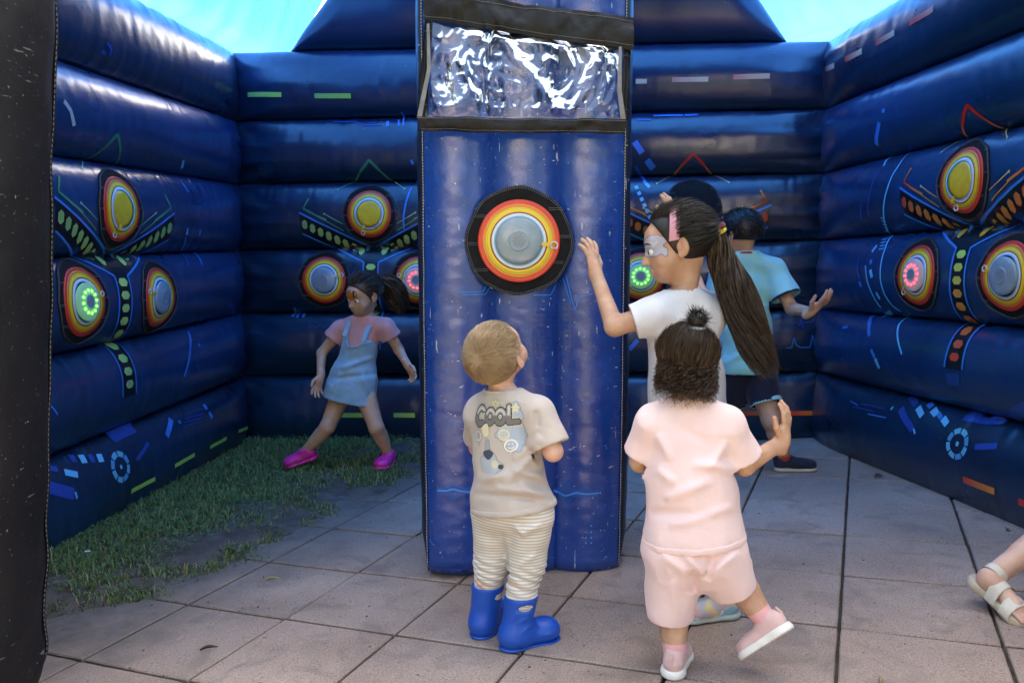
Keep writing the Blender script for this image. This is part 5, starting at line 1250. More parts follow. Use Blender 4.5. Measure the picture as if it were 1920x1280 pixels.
def boy():
    J = dict(neck=at(945, 745, 2.22), shL=at(903, 772, 2.27), shR=at(1008, 774, 2.16), pelvis=at(958, 945, 2.22), hipL=at(930, 968, 2.255), hipR=at(992, 968, 2.185),
             knL=at(922, 1050, 2.275), anL=at(907, 1162, 2.285), knR=at(988, 1052, 2.20), anR=at(967, 1180, 2.19), elL=at(896, 838, 2.40), wrL=at(925, 860, 2.46), elR=at(1037, 846, 2.13), wrR=at(1030, 810, 2.28),
             head=at(930, 668, 2.21), hf=(.38, .66, .60), hu=(-.32, -.5, .8))
    J['toL'] = J['anL'] + np.array((.03, .09, -.03)); J['toR'] = J['anR'] + np.array((.085, .05, -.03))
    g_ = ground_at(960, 1225); P = Person('small boy in a beige printed shirt and blue boots gazing up at the pillar', J, 'fair', .95, 1.0, 1.0, loc=(g_[0], g_[1], gz(g_[0])))
    s = .95; P.body({'L': ((.2, .8, .5), (.6, .2, -.5), -1, dict(s=.9)), 'R': ((-.3, .8, .5), (-.7, .2, -.5), 1, dict(s=.9))}, brow=M['blond'])
    fr = P.fr; rt, fw, up = fr; T = lambda f: lerp(J['pelvis'], J['neck'], f)
    sl, hl = P.sleeve('L', .70, .040, .046); sr, hr = P.sleeve('R', .86, .041, .050)
    tor = [grow(p, .010) for p in P.torso] + [ell(T(.25), (.099, .088, .16), fr, .04), ell(T(.0), (.109, .094, .09), fr, .04), ell(T(-.05) + rt * .03, (.100, .088, .07), fr, .04)]; pr = tor + sl + sr
    bk = lambda px, py, Y=2.125: at(px, py, Y)
    fo = folds([(bk(1012, 820, 2.08), bk(965, 862, 2.10), .012, .008), (bk(1010, 842, 2.08), bk(948, 905, 2.11), .012, .009), (bk(1030, 900, 2.09), bk(960, 880, 2.11), .011, .008), (bk(1036, 925, 2.09), bk(930, 915, 2.12), .010, .007),
                (bk(1008, 800, 2.08), bk(1005, 770, 2.08), .008, -.006), (bk(900, 900, 2.15), bk(955, 888, 2.12), .011, .006), (bk(1028, 868, 2.08), bk(985, 838, 2.09), .009, -.006), (bk(895, 925, 2.16), bk(1030, 938, 2.10), .008, -.005), (bk(975, 905, 2.11), bk(1036, 948, 2.10), .012, .008)])
    hemn = -up + .10 * rt; shirt = P.cloth('t_shirt', pr, M['beige'], .0036, cloth_noise(.004, 13, .003, 26, extra=fo), .007, cuts=[(T(-.03), hemn)], holes=[hl, hr, cone(J['neck'] - up * .012 + fw * .004, J['neck'] + up * .09, .045, .055)], it=2, body=tor)
    P.cloth('shirt_hem', [grow(x, .0022) for x in pr], M['beige'], .0036, cloth_noise(.004, 13, .003, 26, extra=fo), .007, cuts=[(T(-.03), hemn), (T(-.03) - nrm(hemn) * .017, -hemn)], parent=shirt, it=2)
    # neckband
    nb = [J['neck'] + up * (.012) + (rt * math.cos(a) * .052 + fw * math.sin(a) * .048) - up * .010 * math.sin(a) for a in np.linspace(0, 2 * math.pi, 33)]
    v, f = tube(nb, .005, 8); mk('neckband', v, f, M['beige'], shirt)
    def ring_d(X, Y, cx, cy, r): return np.abs(np.hypot(X - cx, Y - cy) - r)
    def segd(X, Y, a, b_):
        ax_, ay_ = a; bx_, by_ = b_; dx, dy = bx_ - ax_, by_ - ay_; t_ = np.clip(((X - ax_) * dx + (Y - ay_) * dy) / (dx * dx + dy * dy), 0, 1); return np.hypot(X - ax_ - t_ * dx, Y - ay_ - t_ * dy)
    def paint(X, Y):
        C_ = np.zeros(X.shape + (4,)); q = np.stack([X, Y, 0 * X], -1)
        def put_(mask, c): C_[mask] = (*c, 1)
        n_ = vnoise(q, 60, 1) * .02 + vnoise(q, 160, 2) * .006
        put_(np.hypot((X - .035) / 1.0, (Y - .02) / 1.6) + n_ * 1.5 < .032, (.38, .43, .50)); put_(np.hypot((X - .052) / .8, (Y + .01) / 1.8) + n_ * 1.5 < .024, (.35, .42, .52)); put_(np.hypot((X + .02) / 1.4, (Y + .085) / 1.0) + n_ * 1.3 < .026, (.38, .43, .50))
        # lettering COOL: fat bubble letters with a pale halo, black outline and grey fill
        yb = .042 ; let = []
        for cx, rot, kind in ((-.060, 0, 'C'), (-.026, 0, 'O'), (.005, 0, 'O'), (.033, 0, 'L')):
            cy = yb + .10 * cx * .2
            if kind == 'O': d = np.abs(np.hypot((X - cx) / .86, (Y - cy) / 1.15) - .0145)
            elif kind == 'C':
                d = np.abs(np.hypot((X - cx) / .9, (Y - cy) / 1.25) - .0165); gap = (X - cx > .0) & (np.abs(Y - cy) < .013); d = np.where(gap, np.minimum(np.hypot(X - cx - .0075, Y - cy - .0165), np.hypot(X - cx - .0075, Y - cy + .0165)), d)
            else: d = np.minimum(segd(X, Y, (cx - .006, cy + .026), (cx - .004, cy - .016)), segd(X, Y, (cx - .004, cy - .016), (cx + .022, cy - .013)))
            let.append(d)
        d = np.minimum.reduce(let); put_(d < .0112, (.62, .58, .40)); put_(d < .0090, (.012, .012, .015)); put_(d < .0066, (.16, .145, .145)); put_((d < .0045) & (Y > yb + .002), (.36, .34, .34)); put_((d < .0022) & (Y > yb + .006), (.55, .53, .52))
        # crown and star
        cr = np.minimum.reduce([segd(X, Y, (-.024, .083), (-.021, .072)), segd(X, Y, (-.021, .072), (-.006, .070)), segd(X, Y, (-.006, .070), (-.002, .083)), segd(X, Y, (-.002, .083), (-.010, .075)), segd(X, Y, (-.010, .075), (-.014, .086)), segd(X, Y, (-.014, .086), (-.017, .075)), segd(X, Y, (-.017, .075), (-.024, .083))]); put_(cr < .0017, (.66, .60, .36))
        sp = [(.045 + .011 * math.cos(1.57 + k * 2.513), .064 + .011 * math.sin(1.57 + k * 2.513)) for k in range(6)]; st = np.minimum.reduce([segd(X, Y, sp[k], sp[k + 1]) for k in range(5)]); put_(st < .0015, (.66, .60, .36))
        # two dripping smiley rounds
        for (cx, cy, r, c, fill) in ((.016, -.006, .013, (.62, .58, .42), (.40, .44, .48)), (.034, -.034, .0145, (.72, .70, .67), None), (-.064, -.012, .012, (.68, .66, .63), None)):
            if fill: put_(np.hypot(X - cx, Y - cy) < r, fill)
            put_(ring_d(X, Y, cx, cy, r) < .0022, c)
            for ex_ in (-.004, .004): put_(np.hypot(X - cx - ex_, (Y - cy - .004) / 1.5) < .0016, c)
            put_((ring_d(X, Y, cx, cy, r * .55) < .0012) & (Y < cy - .002), c)
            for k, dx in enumerate((-.006, .001, .007)): put_((np.abs(X - cx - dx) < .0009) & (Y < cy - r * .9) & (Y > cy - r - .006 - .004 * k), c)
        # loose cream and ink-blue paint splashes below the lettering
        put_(np.hypot((X + .036) / .8, (Y - .002) / 1.3) + n_ * .6 < .013, (.60, .55, .38)); put_(np.hypot((X + .030) / .75, (Y + .036) / 1.5) + n_ * .7 < .014, (.30, .34, .40)); put_(np.hypot((X + .028) / 1.0, (Y + .058) / .9) + n_ * .8 < .013, (.05, .06, .085)); put_(np.hypot((X + .006) / .9, (Y + .082) / 1.1) + n_ * .5 < .0105, (.60, .55, .38)); put_(np.hypot((X - .012), (Y + .09) / .8) + n_ * .6 < .006, (.04, .045, .06))
        return C_
    o0 = at(921, 815, 2.12); decal(shirt, o0, rt, up + .02 * rt, .18, .215, 170, 200, paint, .0016, M['print_cloth'], 'back_print', shirt)
    # trousers
    pr = [grow(P.torso[2], .010), ell(T(.0), (.100, .086, .09), fr, .04)]
    for k, e in (('L', .9), ('R', .9)):
        a, kn, an = J['hip' + k], J['kn' + k], J['an' + k]; pr += [cone(a, kn, .071, .050, .03), cone(kn, lerp(kn, an, .50), .050, .041, .02), cone(lerp(kn, an, .5), lerp(kn, an, .9), .036, .026, .015)]
    stk = folds([(at(985, 1005, 2.12), at(962, 985, 2.12), .008, .006), (at(935, 1000, 2.19), at(960, 1010, 2.16), .008, -.003), (at(1015, 985, 2.12), at(975, 1000, 2.12), .009, .006), (at(960, 990, 2.13), at(960, 1030, 2.17), .012, -.004), (at(1005, 1040, 2.14), at(975, 1060, 2.14), .008, .005)])
    def gath(Pp):
        low = np.clip((at(960, 1040, 2.2)[2] - Pp[:, 2]) / .05, 0, 1) * np.clip((Pp[:, 2] - .135) / .03, .15, 1); return stk(Pp) + low * .0055 * np.sin(2 * math.pi * (Pp[:, 2] * 42 + 2.2 * vnoise(Pp, 12, 8) + .35 * Pp[:, 0] * 42)) * (.5 + vnoise(Pp, 9, 4)) + .003 * 2 * vnoise(Pp * np.array((1, 1, 2.2)), 16, 6)
    P.cloth('trousers', pr, M['stripe'], .0036, gath, .007, cuts=[(T(.16), up)], it=1)
    # rubber boots with carrying holes at the rim
    for k, d in (('L', flat_dir(.42, .9)), ('R', flat_dir(.90, .44))):
        a = J['an' + k]; base_ = np.array((a[0], a[1], gz(a[0]))); u = UPV; r = np.cross(d, u); fb = np.stack([r, d, u]); p = lambda x, y, z: base_ + r * x + d * y + u * z
        lean = (J['kn' + k] - a) / (J['kn' + k][2] - a[2]); q_ = lambda z: np.array((a[0], a[1], gz(a[0]))) + lean * np.array((1, 1, 0)) * max(z - .055, 0) + u * z
        bp_ = [ell(p(0, -.006, .034), (.036, .044, .038), fb, .02), ell(p(0, .055, .030), (.036, .07, .034), fb, .025), ell(p(0, .095, .030), (.041, .040, .033), fb, .02), cone(p(0, .0, .04), q_(.17), .038, .050, .03)]
        emb = folds([(p(.038, .0, .055), p(.040, .035, .075), .003, .0022), (p(.040, .035, .075), p(.04, .05, .055), .003, .0022), (p(.038, -.01, .085), p(.042, .02, .095), .003, .002), (p(.036, .07, .03), p(.036, .11, .03), .003, .0018), (p(-.038, 0, .055), p(-.04, .03, .075), .003, .002)])
        v, f = polygonize(bp_, .0034, lambda Q: emb(Q), cuts=[(p(0, 0, .0), -u), (p(0, 0, .150), u)], holes=[cone(q_(.065), q_(.24), .032, .049), ell(q_(.124), (.10, .024, .0105), fb), cone(q_(.165) + d * .062 - r * .1, q_(.165) + d * .062 + r * .1, .021, .021), cone(q_(.165) - d * .062 - r * .1, q_(.165) - d * .062 + r * .1, .021, .021)])
        v = relax(v, f, 2, .5); bo = mk('rubber_boot', v, f, M['rubber'], P.root)
        so_ = [ell(p(0, -.004, .004), (.038, .046, .012), fb, .01), ell(p(0, .05, .004), (.036, .066, .012), fb, .012), ell(p(0, .095, .004), (.043, .043, .012), fb, .01)]
        v, f = polygonize(so_, .0034, cuts=[(p(0, 0, .001), -u), (p(0, 0, .009), u)]); mk('sole', v, f, M['rubber'], bo)
    # cropped hair
    c, hf = J['head'], P.hfr; r, f_, u = hf; pt = lambda x, y, z: c + P.hs * (r * x + f_ * y + u * z)
    hb = cap(P.root, c, hf, P.hs, M['blond_base'], .004, [(pt(0, .045, .02), f_ * .8 - u * .6), (pt(0, 0, -.042), -u - f_ * .2)], vox=.0035)
    line = lambda x, y, z: ((y < .52) | (z > .62)) & (z > np.where(y < .1, -.72, -.15)) & ~((y > .25) & (z < .1))
    crown = c + P.hs * (u * .06 - f_ * .075); p, n_ = scalp(15000, c, hf, P.hs, line, .003)
    away = p - crown; away = unit(away - n_ * (away * n_).sum(1, keepdims=True)); L_ = rng.uniform(.014, .026, (len(p), 1)); d = unit(n_ * .22 + away + rng.normal(0, .09, p.shape)); d2 = unit(d * .3 + away * .9)
    v, f = strands(np.stack([p - n_ * .003, p + d * L_ * .5, p + d * L_ * .5 + d2 * L_ * .5], 1), .0006); mk('hair_strands', v, f, M['blond'], hb)
M['print_cloth'] = pbr('shirt_print', (0, 0, 0), rough=.6, attr=True, bump=.3, bscale=900, bdist=.0008)
boy()

# ---------------------------------------------------------------- toddler in pink
M['pink'] = fabric('pink_jersey', (.82, .61, .61), (.85, .65, .65)); M['pink_sock'] = fabric('pink_sock', (.72, .36, .37)); M['pink_shoe'] = fabric('pink_knit_shoe', (.62, .40, .39), (.68, .46, .44)); M['white_sole'] = pbr('white_rubber', (.72, .70, .66), (.78, .76, .72), 30, .55)
M['brown_hair'] = hairmat('dark_brown_hair', (.018, .010, .006), (.070, .042, .026)); M['black_hair'] = hairmat('black_hair', (.008, .006, .005), (.022, .016, .013)); M['tie_white'] = fabric('hair_tie_white', (.6, .6, .6))
def toddler():
    J = dict(neck=at(1290, 760, 2.03), shL=at(1226, 792, 2.04), shR=at(1362, 794, 2.01), pelvis=at(1300, 1020, 2.03), hipL=at(1264, 1045, 2.035), hipR=at(1344, 1045, 2.02), knL=at(1262, 1138, 2.05), anL=at(1265, 1232, 2.005),
             knR=at(1384, 1092, 2.035), anR=at(1434, 1160, 1.985), elL=at(1200, 866, 2.09), wrL=at(1225, 850, 2.19), elR=at(1396, 872, 2.03), wrR=at(1467, 828, 2.06), head=at(1286, 682, 2.03), hf=(.10, .98, .10), hu=(.06, -.1, 1))
    J['toL'] = J['anL'] + np.array((.03, .08, -.025)); dR = nrm((-.62, .30, -.62)); J['toR'] = J['anR'] + dR * .07
    g_ = ground_at(1290, 1260); P = Person('toddler in a pink shirt and shorts seen from behind, one arm raised', J, 'tan', .95, .93, 1.08, loc=(g_[0], g_[1], gz(g_[0])))
    P.body({'L': ((.3, .7, .6), (.7, 0, -.3), -1, dict(s=.88)), 'R': ((.22, .12, .95), (-.75, .6, .0), 1, dict(s=1.0, curl=.28, spread=.3))}, brow=M['black_hair'])
    fr = P.fr; rt, fw, up = fr; T = lambda f: lerp(J['pelvis'], J['neck'], f)
    sl, hl = P.sleeve('L', .74, .043, .053); sr, hr = P.sleeve('R', .84, .043, .056)
    tor = [grow(p, .011) for p in P.torso] + [ell(T(.30), (.112, .094, .16), fr, .04), ell(T(.04), (.120, .100, .10), fr, .04)]; pr = tor + sl + sr
    b = lambda x, y: at(x, y, 1.925)
    fo = folds([(b(1335, 900), b(1250, 935), .013, .008), (b(1385, 880), b(1300, 870), .012, .007), (b(1375, 950), b(1260, 985), .012, .006), (b(1230, 880), b(1265, 905), .011, .006), (b(1362, 830), b(1330, 880), .011, .007), (b(1235, 815), b(1255, 860), .011, .006), (b(1215, 960), b(1330, 965), .012, -.005), (b(1270, 800), b(1330, 830), .012, -.004)])
    shirt = P.cloth('t_shirt', pr, M['pink'], .0042, cloth_noise(.004, 12, .003, 24, extra=fo, seed=2), .007, cuts=[(T(.02), -up + .05 * rt)], holes=[hl, hr, cone(J['neck'], J['neck'] + up * .09, .044, .05)], it=2, body=tor)
    P.cloth('shirt_hem', [grow(x, .0022) for x in pr], M['pink'], .0042, cloth_noise(.004, 12, .003, 24, extra=fo, seed=2), .007, cuts=[(T(.02), -up + .05 * rt), (T(.02) + up * .02, up - .05 * rt)], parent=shirt, it=2)
    for k, (h, L_) in (('L', (hl, .064)), ('R', (hr, .066))):
        e, d = h[1], nrm(h[2]); a_ = nrm(np.cross(d, UPV)); b_ = np.cross(d, a_)
        pts = [e - d * .012 + (a_ * math.cos(q) + b_ * math.sin(q)) * (L_ - .003) for q in np.linspace(0, 2 * math.pi, 29)]
    pr = [grow(P.torso[2], .014), ell(T(-.02), (.116, .098, .10), fr, .04)]; hs_ = []
    for k, end, rr in (('L', at(1256, 1158, 2.045), .052), ('R', at(1378, 1106, 2.03), .052)):
        a = J['hip' + k]; d = nrm(end - a); pr.append(cone(a, end + d * .04, .078, rr, .035)); hs_.append(('end', end, d, .12, rr + .04))
    fo = folds([(b(1285, 1040), b(1320, 1075), .012, .008), (b(1240, 1040), b(1290, 1075), .012, .006), (b(1340, 1040), b(1325, 1085), .012, -.008), (b(1300, 1070), b(1300, 1110), .014, -.010), (b(1260, 1090), b(1270, 1150), .010, .005), (b(1385, 1035), b(1340, 1070), .012, .007)])
    P.cloth('shorts', pr, M['pink'], .0042, cloth_noise(.004, 13, .003, 25, extra=fo, seed=4), .007, cuts=[(T(.14), up)], holes=hs_, it=2)
    shoe(P.root, J['anL'], flat_dir(.38, .92), UPV, .155, M['pink_shoe'], M['white_sole'], M['pink_sock'], leg=J['knL'], h=J['anL'][2] - gz(J['anL'][0]) - .002, lace=M['pink_sock'], st=.022)
    shoe(P.root, J['anR'], dR, nrm(J['knR'] - J['anR']) + np.array((.25, 0, .3)), .155, M['pink_shoe'], M['white_sole'], M['pink_sock'], leg=J['knR'], lace=M['pink_sock'], st=.022)
    c, hf = J['head'], P.hfr; r, f_, u = hf; s = P.hs; pt = lambda x, y, z: c + s * (r * x + f_ * y + u * z)
    bun = pt(.014, -.03, .126)
    hb = cap(P.root, c, hf, s, M['black_hair'], .006, [(pt(0, .055, .03), f_ * .8 - u * .6), (pt(0, 0, -.05), -u)], vox=.0038, extra=[cone(pt(.012, -.028, .085), bun, .013 * s, .016 * s, .01), ell(bun, np.array((.026, .024, .021)) * s, hf, .008)])
    line = lambda x, y, z: ((y < .5) | (z > .6)) & (z > -.30)
    p, n_ = scalp(7000, c, hf, s, line, .005); v, f = strands(combed(p, n_, pt(.012, -.03, .100), .03, .06, .035, .004), .0006); mk('hair_strands', v, f, M['brown_hair'], hb)
    n = 2600; a = rng.uniform(-2.9, -.25, n); rr = rng.uniform(.9, 1.1, n); ph = rng.uniform(0, 6.28, n); L_ = rng.uniform(.022, .062, n) * rng.uniform(.6, 1.1, n); amp = rng.uniform(.003, .008, n)
    nn_ = np.cos(a)[:, None] * r + np.sin(a)[:, None] * f_; p = c + s * ((np.cos(a) * .070 * rr)[:, None] * r + (np.sin(a) * .080 * rr - .008)[:, None] * f_ + (-.034 + .065 * rng.random(n) ** 1.6)[:, None] * u); tg = np.cross(nn_, u)
    t_ = np.linspace(0, 1, 12)[None, :, None]; q = p[:, None] - u * (L_[:, None, None] * t_) + nn_[:, None] * (.003 + .008 * t_ + amp[:, None, None] * np.cos(ph[:, None, None] + 12 * t_)) + tg[:, None] * amp[:, None, None] * np.sin(ph[:, None, None] + 12 * t_)
    v, f = strands(q, .0009); mk('curls', v, f, M['brown_hair'], hb)
    d = unit(rng.normal(0, 1, (900, 3)) + u * .5); v, f = strands(np.stack([np.tile(bun, (900, 1)), bun + d * .022, bun + d * .031 + rng.normal(0, .006, d.shape)], 1), .0008); mk('bun_strands', v, f, M['black_hair'], hb)
    pts = [pt(.013, -.03, .106) + (r * math.cos(a) + f_ * math.sin(a)) * .020 * s for a in np.linspace(0, 2 * math.pi, 25)]; v, f = tube(pts, .0042, 8); mk('hair_tie', v, f, M['tie_white'], hb)
toddler()

# ---------------------------------------------------------------- girl in white reaching for the pillar target
M['white_tee'] = fabric('white_jersey', (.66, .66, .70), (.72, .72, .76)); M['navy_short'] = fabric('navy_shorts', (.012, .014, .028)); M['holo'] = pbr('silver_shoe', (.30, .34, .40), (.50, .44, .42), 22, .28, spec=.6, coat=.4); M['aqua_sole'] = pbr('aqua_sole', (.25, .48, .55), (.55, .42, .28), 9, .4)
M['hot_yellow'] = fabric('yellow_elastic', (.70, .55, .06)); M['maroon'] = fabric('maroon_elastic', (.20, .02, .03)); M['band_pink'] = fabric('pink_headband', (.55, .26, .32)); M['grey_sock'] = fabric('grey_sock', (.5, .45, .45)); M['lace'] = fabric('white_laces', (.55, .55, .58))
def ponytail(guide, rad, n, mat, parent, seed=0, wave=.006, base_mat=None):
    G = np.array(guide); cum = np.concatenate([[0], np.cumsum(np.linalg.norm(np.diff(G, axis=0), axis=1))]); tt = np.linspace(0, cum[-1], 16); C = np.stack([np.interp(tt, cum, G[:, k]) for k in range(3)], 1); rr = np.interp(tt / cum[-1], np.linspace(0, 1, len(rad)), rad)
    for _ in range(3): C[1:-1] = (C[:-2] + C[1:-1] * 2 + C[2:]) / 4
    core = [cone(C[i], C[i + 1], rr[i] * .72, rr[i + 1] * .72, .015) for i in range(14)]
    v, f = polygonize(core, .0055, disp=lambda P: .006 * vnoise(P * np.array((1, 1, .35)), 70, 3)); o = mk('ponytail', v, f, base_mat or mat, parent)
    tg = np.gradient(C, axis=0); tg /= np.linalg.norm(tg, axis=1)[:, None]
    e1 = unit(np.cross(tg, UPV + .01)); e2 = np.cross(tg, e1); a = rng.uniform(0, 6.283, (n, 1)); q = np.sqrt(rng.random((n, 1))); ph = rng.uniform(0, 6.28, (n, 1)); k = np.arange(16)[None]
    end = rng.uniform(.55, 1.0, (n, 1)); st = rng.uniform(0, .3, (n, 1)); x = (st + (end - st) * np.linspace(0, 1, 14)[None]) * 15; i = np.minimum(x.astype(int), 14); fx = (x - i)[..., None]
    mixi = lambda A: A[i] * (1 - fx) + A[i + 1] * fx
    CC, E1, E2, R_ = mixi(C), mixi(e1), mixi(e2), mixi(rr[:, None]); th_ = (a + .25 * np.sin(x * .5 + ph))[..., None]
    v, f = strands(CC + (E1 * np.cos(th_) + E2 * np.sin(th_)) * R_ * (.5 + .85 * q)[..., None] + E1 * (wave * x / 15 * np.sin(x * .9 + ph))[..., None], .0009); mk('ponytail_strands', v, f, mat, o); return o
def girl_white():
    J = dict(neck=at(1278, 562, 2.39), shL=at(1226, 590, 2.345), shR=at(1326, 590, 2.43), pelvis=at(1290, 800, 2.42), hipL=at(1264, 822, 2.40), hipR=at(1318, 822, 2.44), knL=at(1285, 965, 2.47), anL=at(1290, 1090, 2.55), knR=at(1330, 985, 2.36), anR=at(1352, 1124, 2.31),
             elL=at(1152, 612, 2.355), wrL=at(1116, 510, 2.475), elR=at(1300, 530, 2.585), wrR=at(1256, 424, 2.64), head=at(1272, 458, 2.385), hf=(-.95, .12, -.20), hu=(-.22, .02, .97))
    J['toL'] = J['anL'] + np.array((-.08, .01, -.03)); J['toR'] = J['anR'] + np.array((-.08, .01, -.03))
    g_ = ground_at(1335, 1165); P = Person('girl in white with a long ponytail reaching towards the pillar target', J, 'tan', 1.04, 1.12, .98, loc=(g_[0], g_[1], gz(g_[0])))
    bo = P.body({'L': ((-.15, .25, .95), (-.65, .72, .1), -1, dict(s=1.1, curl=.22, spread=.32)), 'R': ((.05, .1, 1.), (-.6, .7, 0), 1, dict(s=1.05, curl=.3, spread=.2))}, brow=M['black_hair'])
    fr = P.fr; rt, fw, up = fr; T = lambda f: lerp(J['pelvis'], J['neck'], f)
    sl, hl = P.sleeve('L', .52, .047, .058); sr, hr = P.sleeve('R', .25, .05, .056)
    pr = [grow(p, .018) for p in P.torso] + [ell(T(.3), (.115, .10, .18), fr, .04), ell(T(.0), (.122, .108, .10), fr, .04)] + sl + sr
    b = lambda x, y: at(x, y, 2.29)
    fo = folds([(b(1235, 640), b(1330, 610), .013, .007), (b(1225, 665), b(1340, 680), .013, .007), (b(1230, 700), b(1345, 650), .013, .006), (b(1240, 620), b(1225, 740), .012, .006), (b(1350, 700), b(1280, 750), .013, .007)])
    P.cloth('t_shirt', pr, M['white_tee'], .0042, cloth_noise(.004, 12, .003, 24, extra=fo, seed=6), .007, cuts=[(T(-.08), -up)], holes=[hl, hr, cone(J['neck'], J['neck'] + up * .09, .046, .052)], it=2, body=pr[:7])
    pr = [grow(P.torso[2], .012)]; hs_ = []
    for k in 'LR':
        a, kn = J['hip' + k], J['kn' + k]; e = lerp(a, kn, .8); d = nrm(e - a); pr.append(cone(a, e + d * .03, .075, .058, .03)); hs_.append(('end', e, d, .12, .09))
    P.cloth('shorts', pr, M['navy_short'], .005, cloth_noise(seed=7), .008, cuts=[(T(.12), up)], holes=hs_)
    for k in 'LR': sh_ = shoe(P.root, J['an' + k], flat_dir(-1, -.12 if k == 'R' else .1), UPV, .185, M['holo'], M['aqua_sole'], M['grey_sock'], leg=J['kn' + k], h=J['an' + k][2] - gz(J['an' + k][0]) - .002, lace=M['lace'])
    def overlay(X, Y):
        C_ = np.zeros(X.shape + (4,)); q_ = np.stack([X, Y, 0 * X], -1); a_ = vnoise(q_, 38, 3); b__ = vnoise(q_, 55, 8)
        C_[:] = (.42, .42, .47, 1); C_[a_ > .12] = (.25, .45, .58, 1); C_[a_ < -.15] = (.60, .36, .40, 1); C_[b__ > .2] = (.62, .50, .26, 1); C_[np.abs(a_ - .12) < .025] = (.72, .72, .74, 1); C_[np.abs(Y + .022 - .008 * np.sin(X * 90)) < .004] = (.70, .70, .72, 1); return C_
    for o in [x for x in P.root.children if x.name.startswith('shoe')]:
        k = 'L' if o == [x for x in P.root.children if x.name.startswith('shoe')][0] else 'R'
        decal(o, J['an' + k] + np.array((-.035, 0, -.022)), np.array((1., .05, 0)), UPV, .15, .062, 60, 30, overlay, .0012, M['print_cloth'], 'overlay', o, depth=.12)
    c, hf = J['head'], P.hfr; r, f_, u = hf; s = P.hs; pt = lambda x, y, z: c + s * (r * x + f_ * y + u * z)
    hb = cap(P.root, c, hf, s, M['black_hair'], .006, [(pt(0, .040, .03), f_ * .9 - u * .42), (pt(0, -.01, -.045), -u + f_ * .35)], vox=.004)
    tie = pt(0, -.095, .03)
    line = lambda x, y, z: ((y < .38) | (z > .62)) & (z > -.45) & ~((y > .05) & (z < -.1))
    p, n_ = scalp(7000, c, hf, s, line, .005); v, f = strands(combed(p, n_, tie, .03, .07, .04, .005), .0007); mk('hair_strands', v, f, M['black_hair'], hb)
    pts = [tie, at(1352, 492, 2.39), at(1382, 545, 2.37), at(1402, 605, 2.355), at(1420, 660, 2.35), at(1446, 708, 2.35)]
    ponytail(pts, [.018, .030, .040, .042, .038, .022], 3600, M['brown_hair'], P.root, base_mat=M['black_hair'], wave=.026)
    d = nrm(np.array(pts[1]) - tie); a_ = nrm(np.cross(d, UPV)); b_ = np.cross(d, a_)
    for off, mm, nm in ((.006, 'maroon', 'hair_tie'), (.020, 'hot_yellow', 'hair_tie')):
        q = [tie + d * off + (a_ * math.cos(x) + b_ * math.sin(x)) * .0275 for x in np.linspace(0, 2 * math.pi, 27)]; v, f = tube(q, .0075, 8); mk(nm, v, f, M[mm], P.root)
    # headband over the crown
    q = [pt(math.sin(x) * .0785, .012 - .02 * math.cos(x), .022 + math.cos(x) * .083) for x in np.linspace(-1.7, 1.7, 30)]
    V = []; 
    for p_ in q: V += [p_ - f_ * .013 * s, p_ + nrm(p_ - pt(0, 0, .022)) * .003, p_ + f_ * .013 * s]
    mk('headband', V, grid_faces(30, 3), M['band_pink'], P.root)
    def fp(X, Y):
        C_ = np.zeros(X.shape + (4,)); q_ = np.stack([X, Y, 0 * X], -1); n_ = vnoise(q_, 70, 3) * .022
        C_[np.hypot((X - .004) / 1.7, Y / 1.35) + n_ < .022] = (.40, .38, .45, 1); C_[np.hypot((X + .008) / 1.4, (Y - .012) / .7) + n_ < .010] = (.48, .48, .56, 1); return C_
    decal(bo, pt(-.05, .066, .004), -f_ + .0 * r, u, .11, .085, 60, 50, fp, .0012, M['print_cloth'], 'face_paint', bo, depth=.14)
girl_white()

# ---------------------------------------------------------------- boy in turquoise near the end wall
M['teal'] = fabric('turquoise_jersey', (.25, .60, .64), (.30, .66, .70)); M['navy'] = M['navy']; M['trim'] = fabric('navy_trim', (.01, .012, .03)); M['red_trim'] = fabric('red_trim', (.35, .015, .03)); M['navy_shoe'] = fabric('navy_suede', (.012, .02, .045)); M['red_sock'] = fabric('red_sock', (.55, .05, .03)); M['cream_sole'] = pbr('cream_sole', (.5, .47, .38), rough=.6)
def cuff(P, h, r_, w_, mat, name, parent):
    e, d = np.asarray(h[1]), nrm(h[2]); a_ = nrm(np.cross(d, UPV)); b_ = np.cross(d, a_); V = []
    n = 30
    for q in np.linspace(0, 2 * math.pi, n):
        o = a_ * math.cos(q) + b_ * math.sin(q)
        for (t_, k) in ((-w_, 0), (-w_ * .5, .002), (0.002, 0)): V.append(e + d * t_ + o * (r_ + k))
    mk(name, V, grid_faces(n, 3), mat, parent)
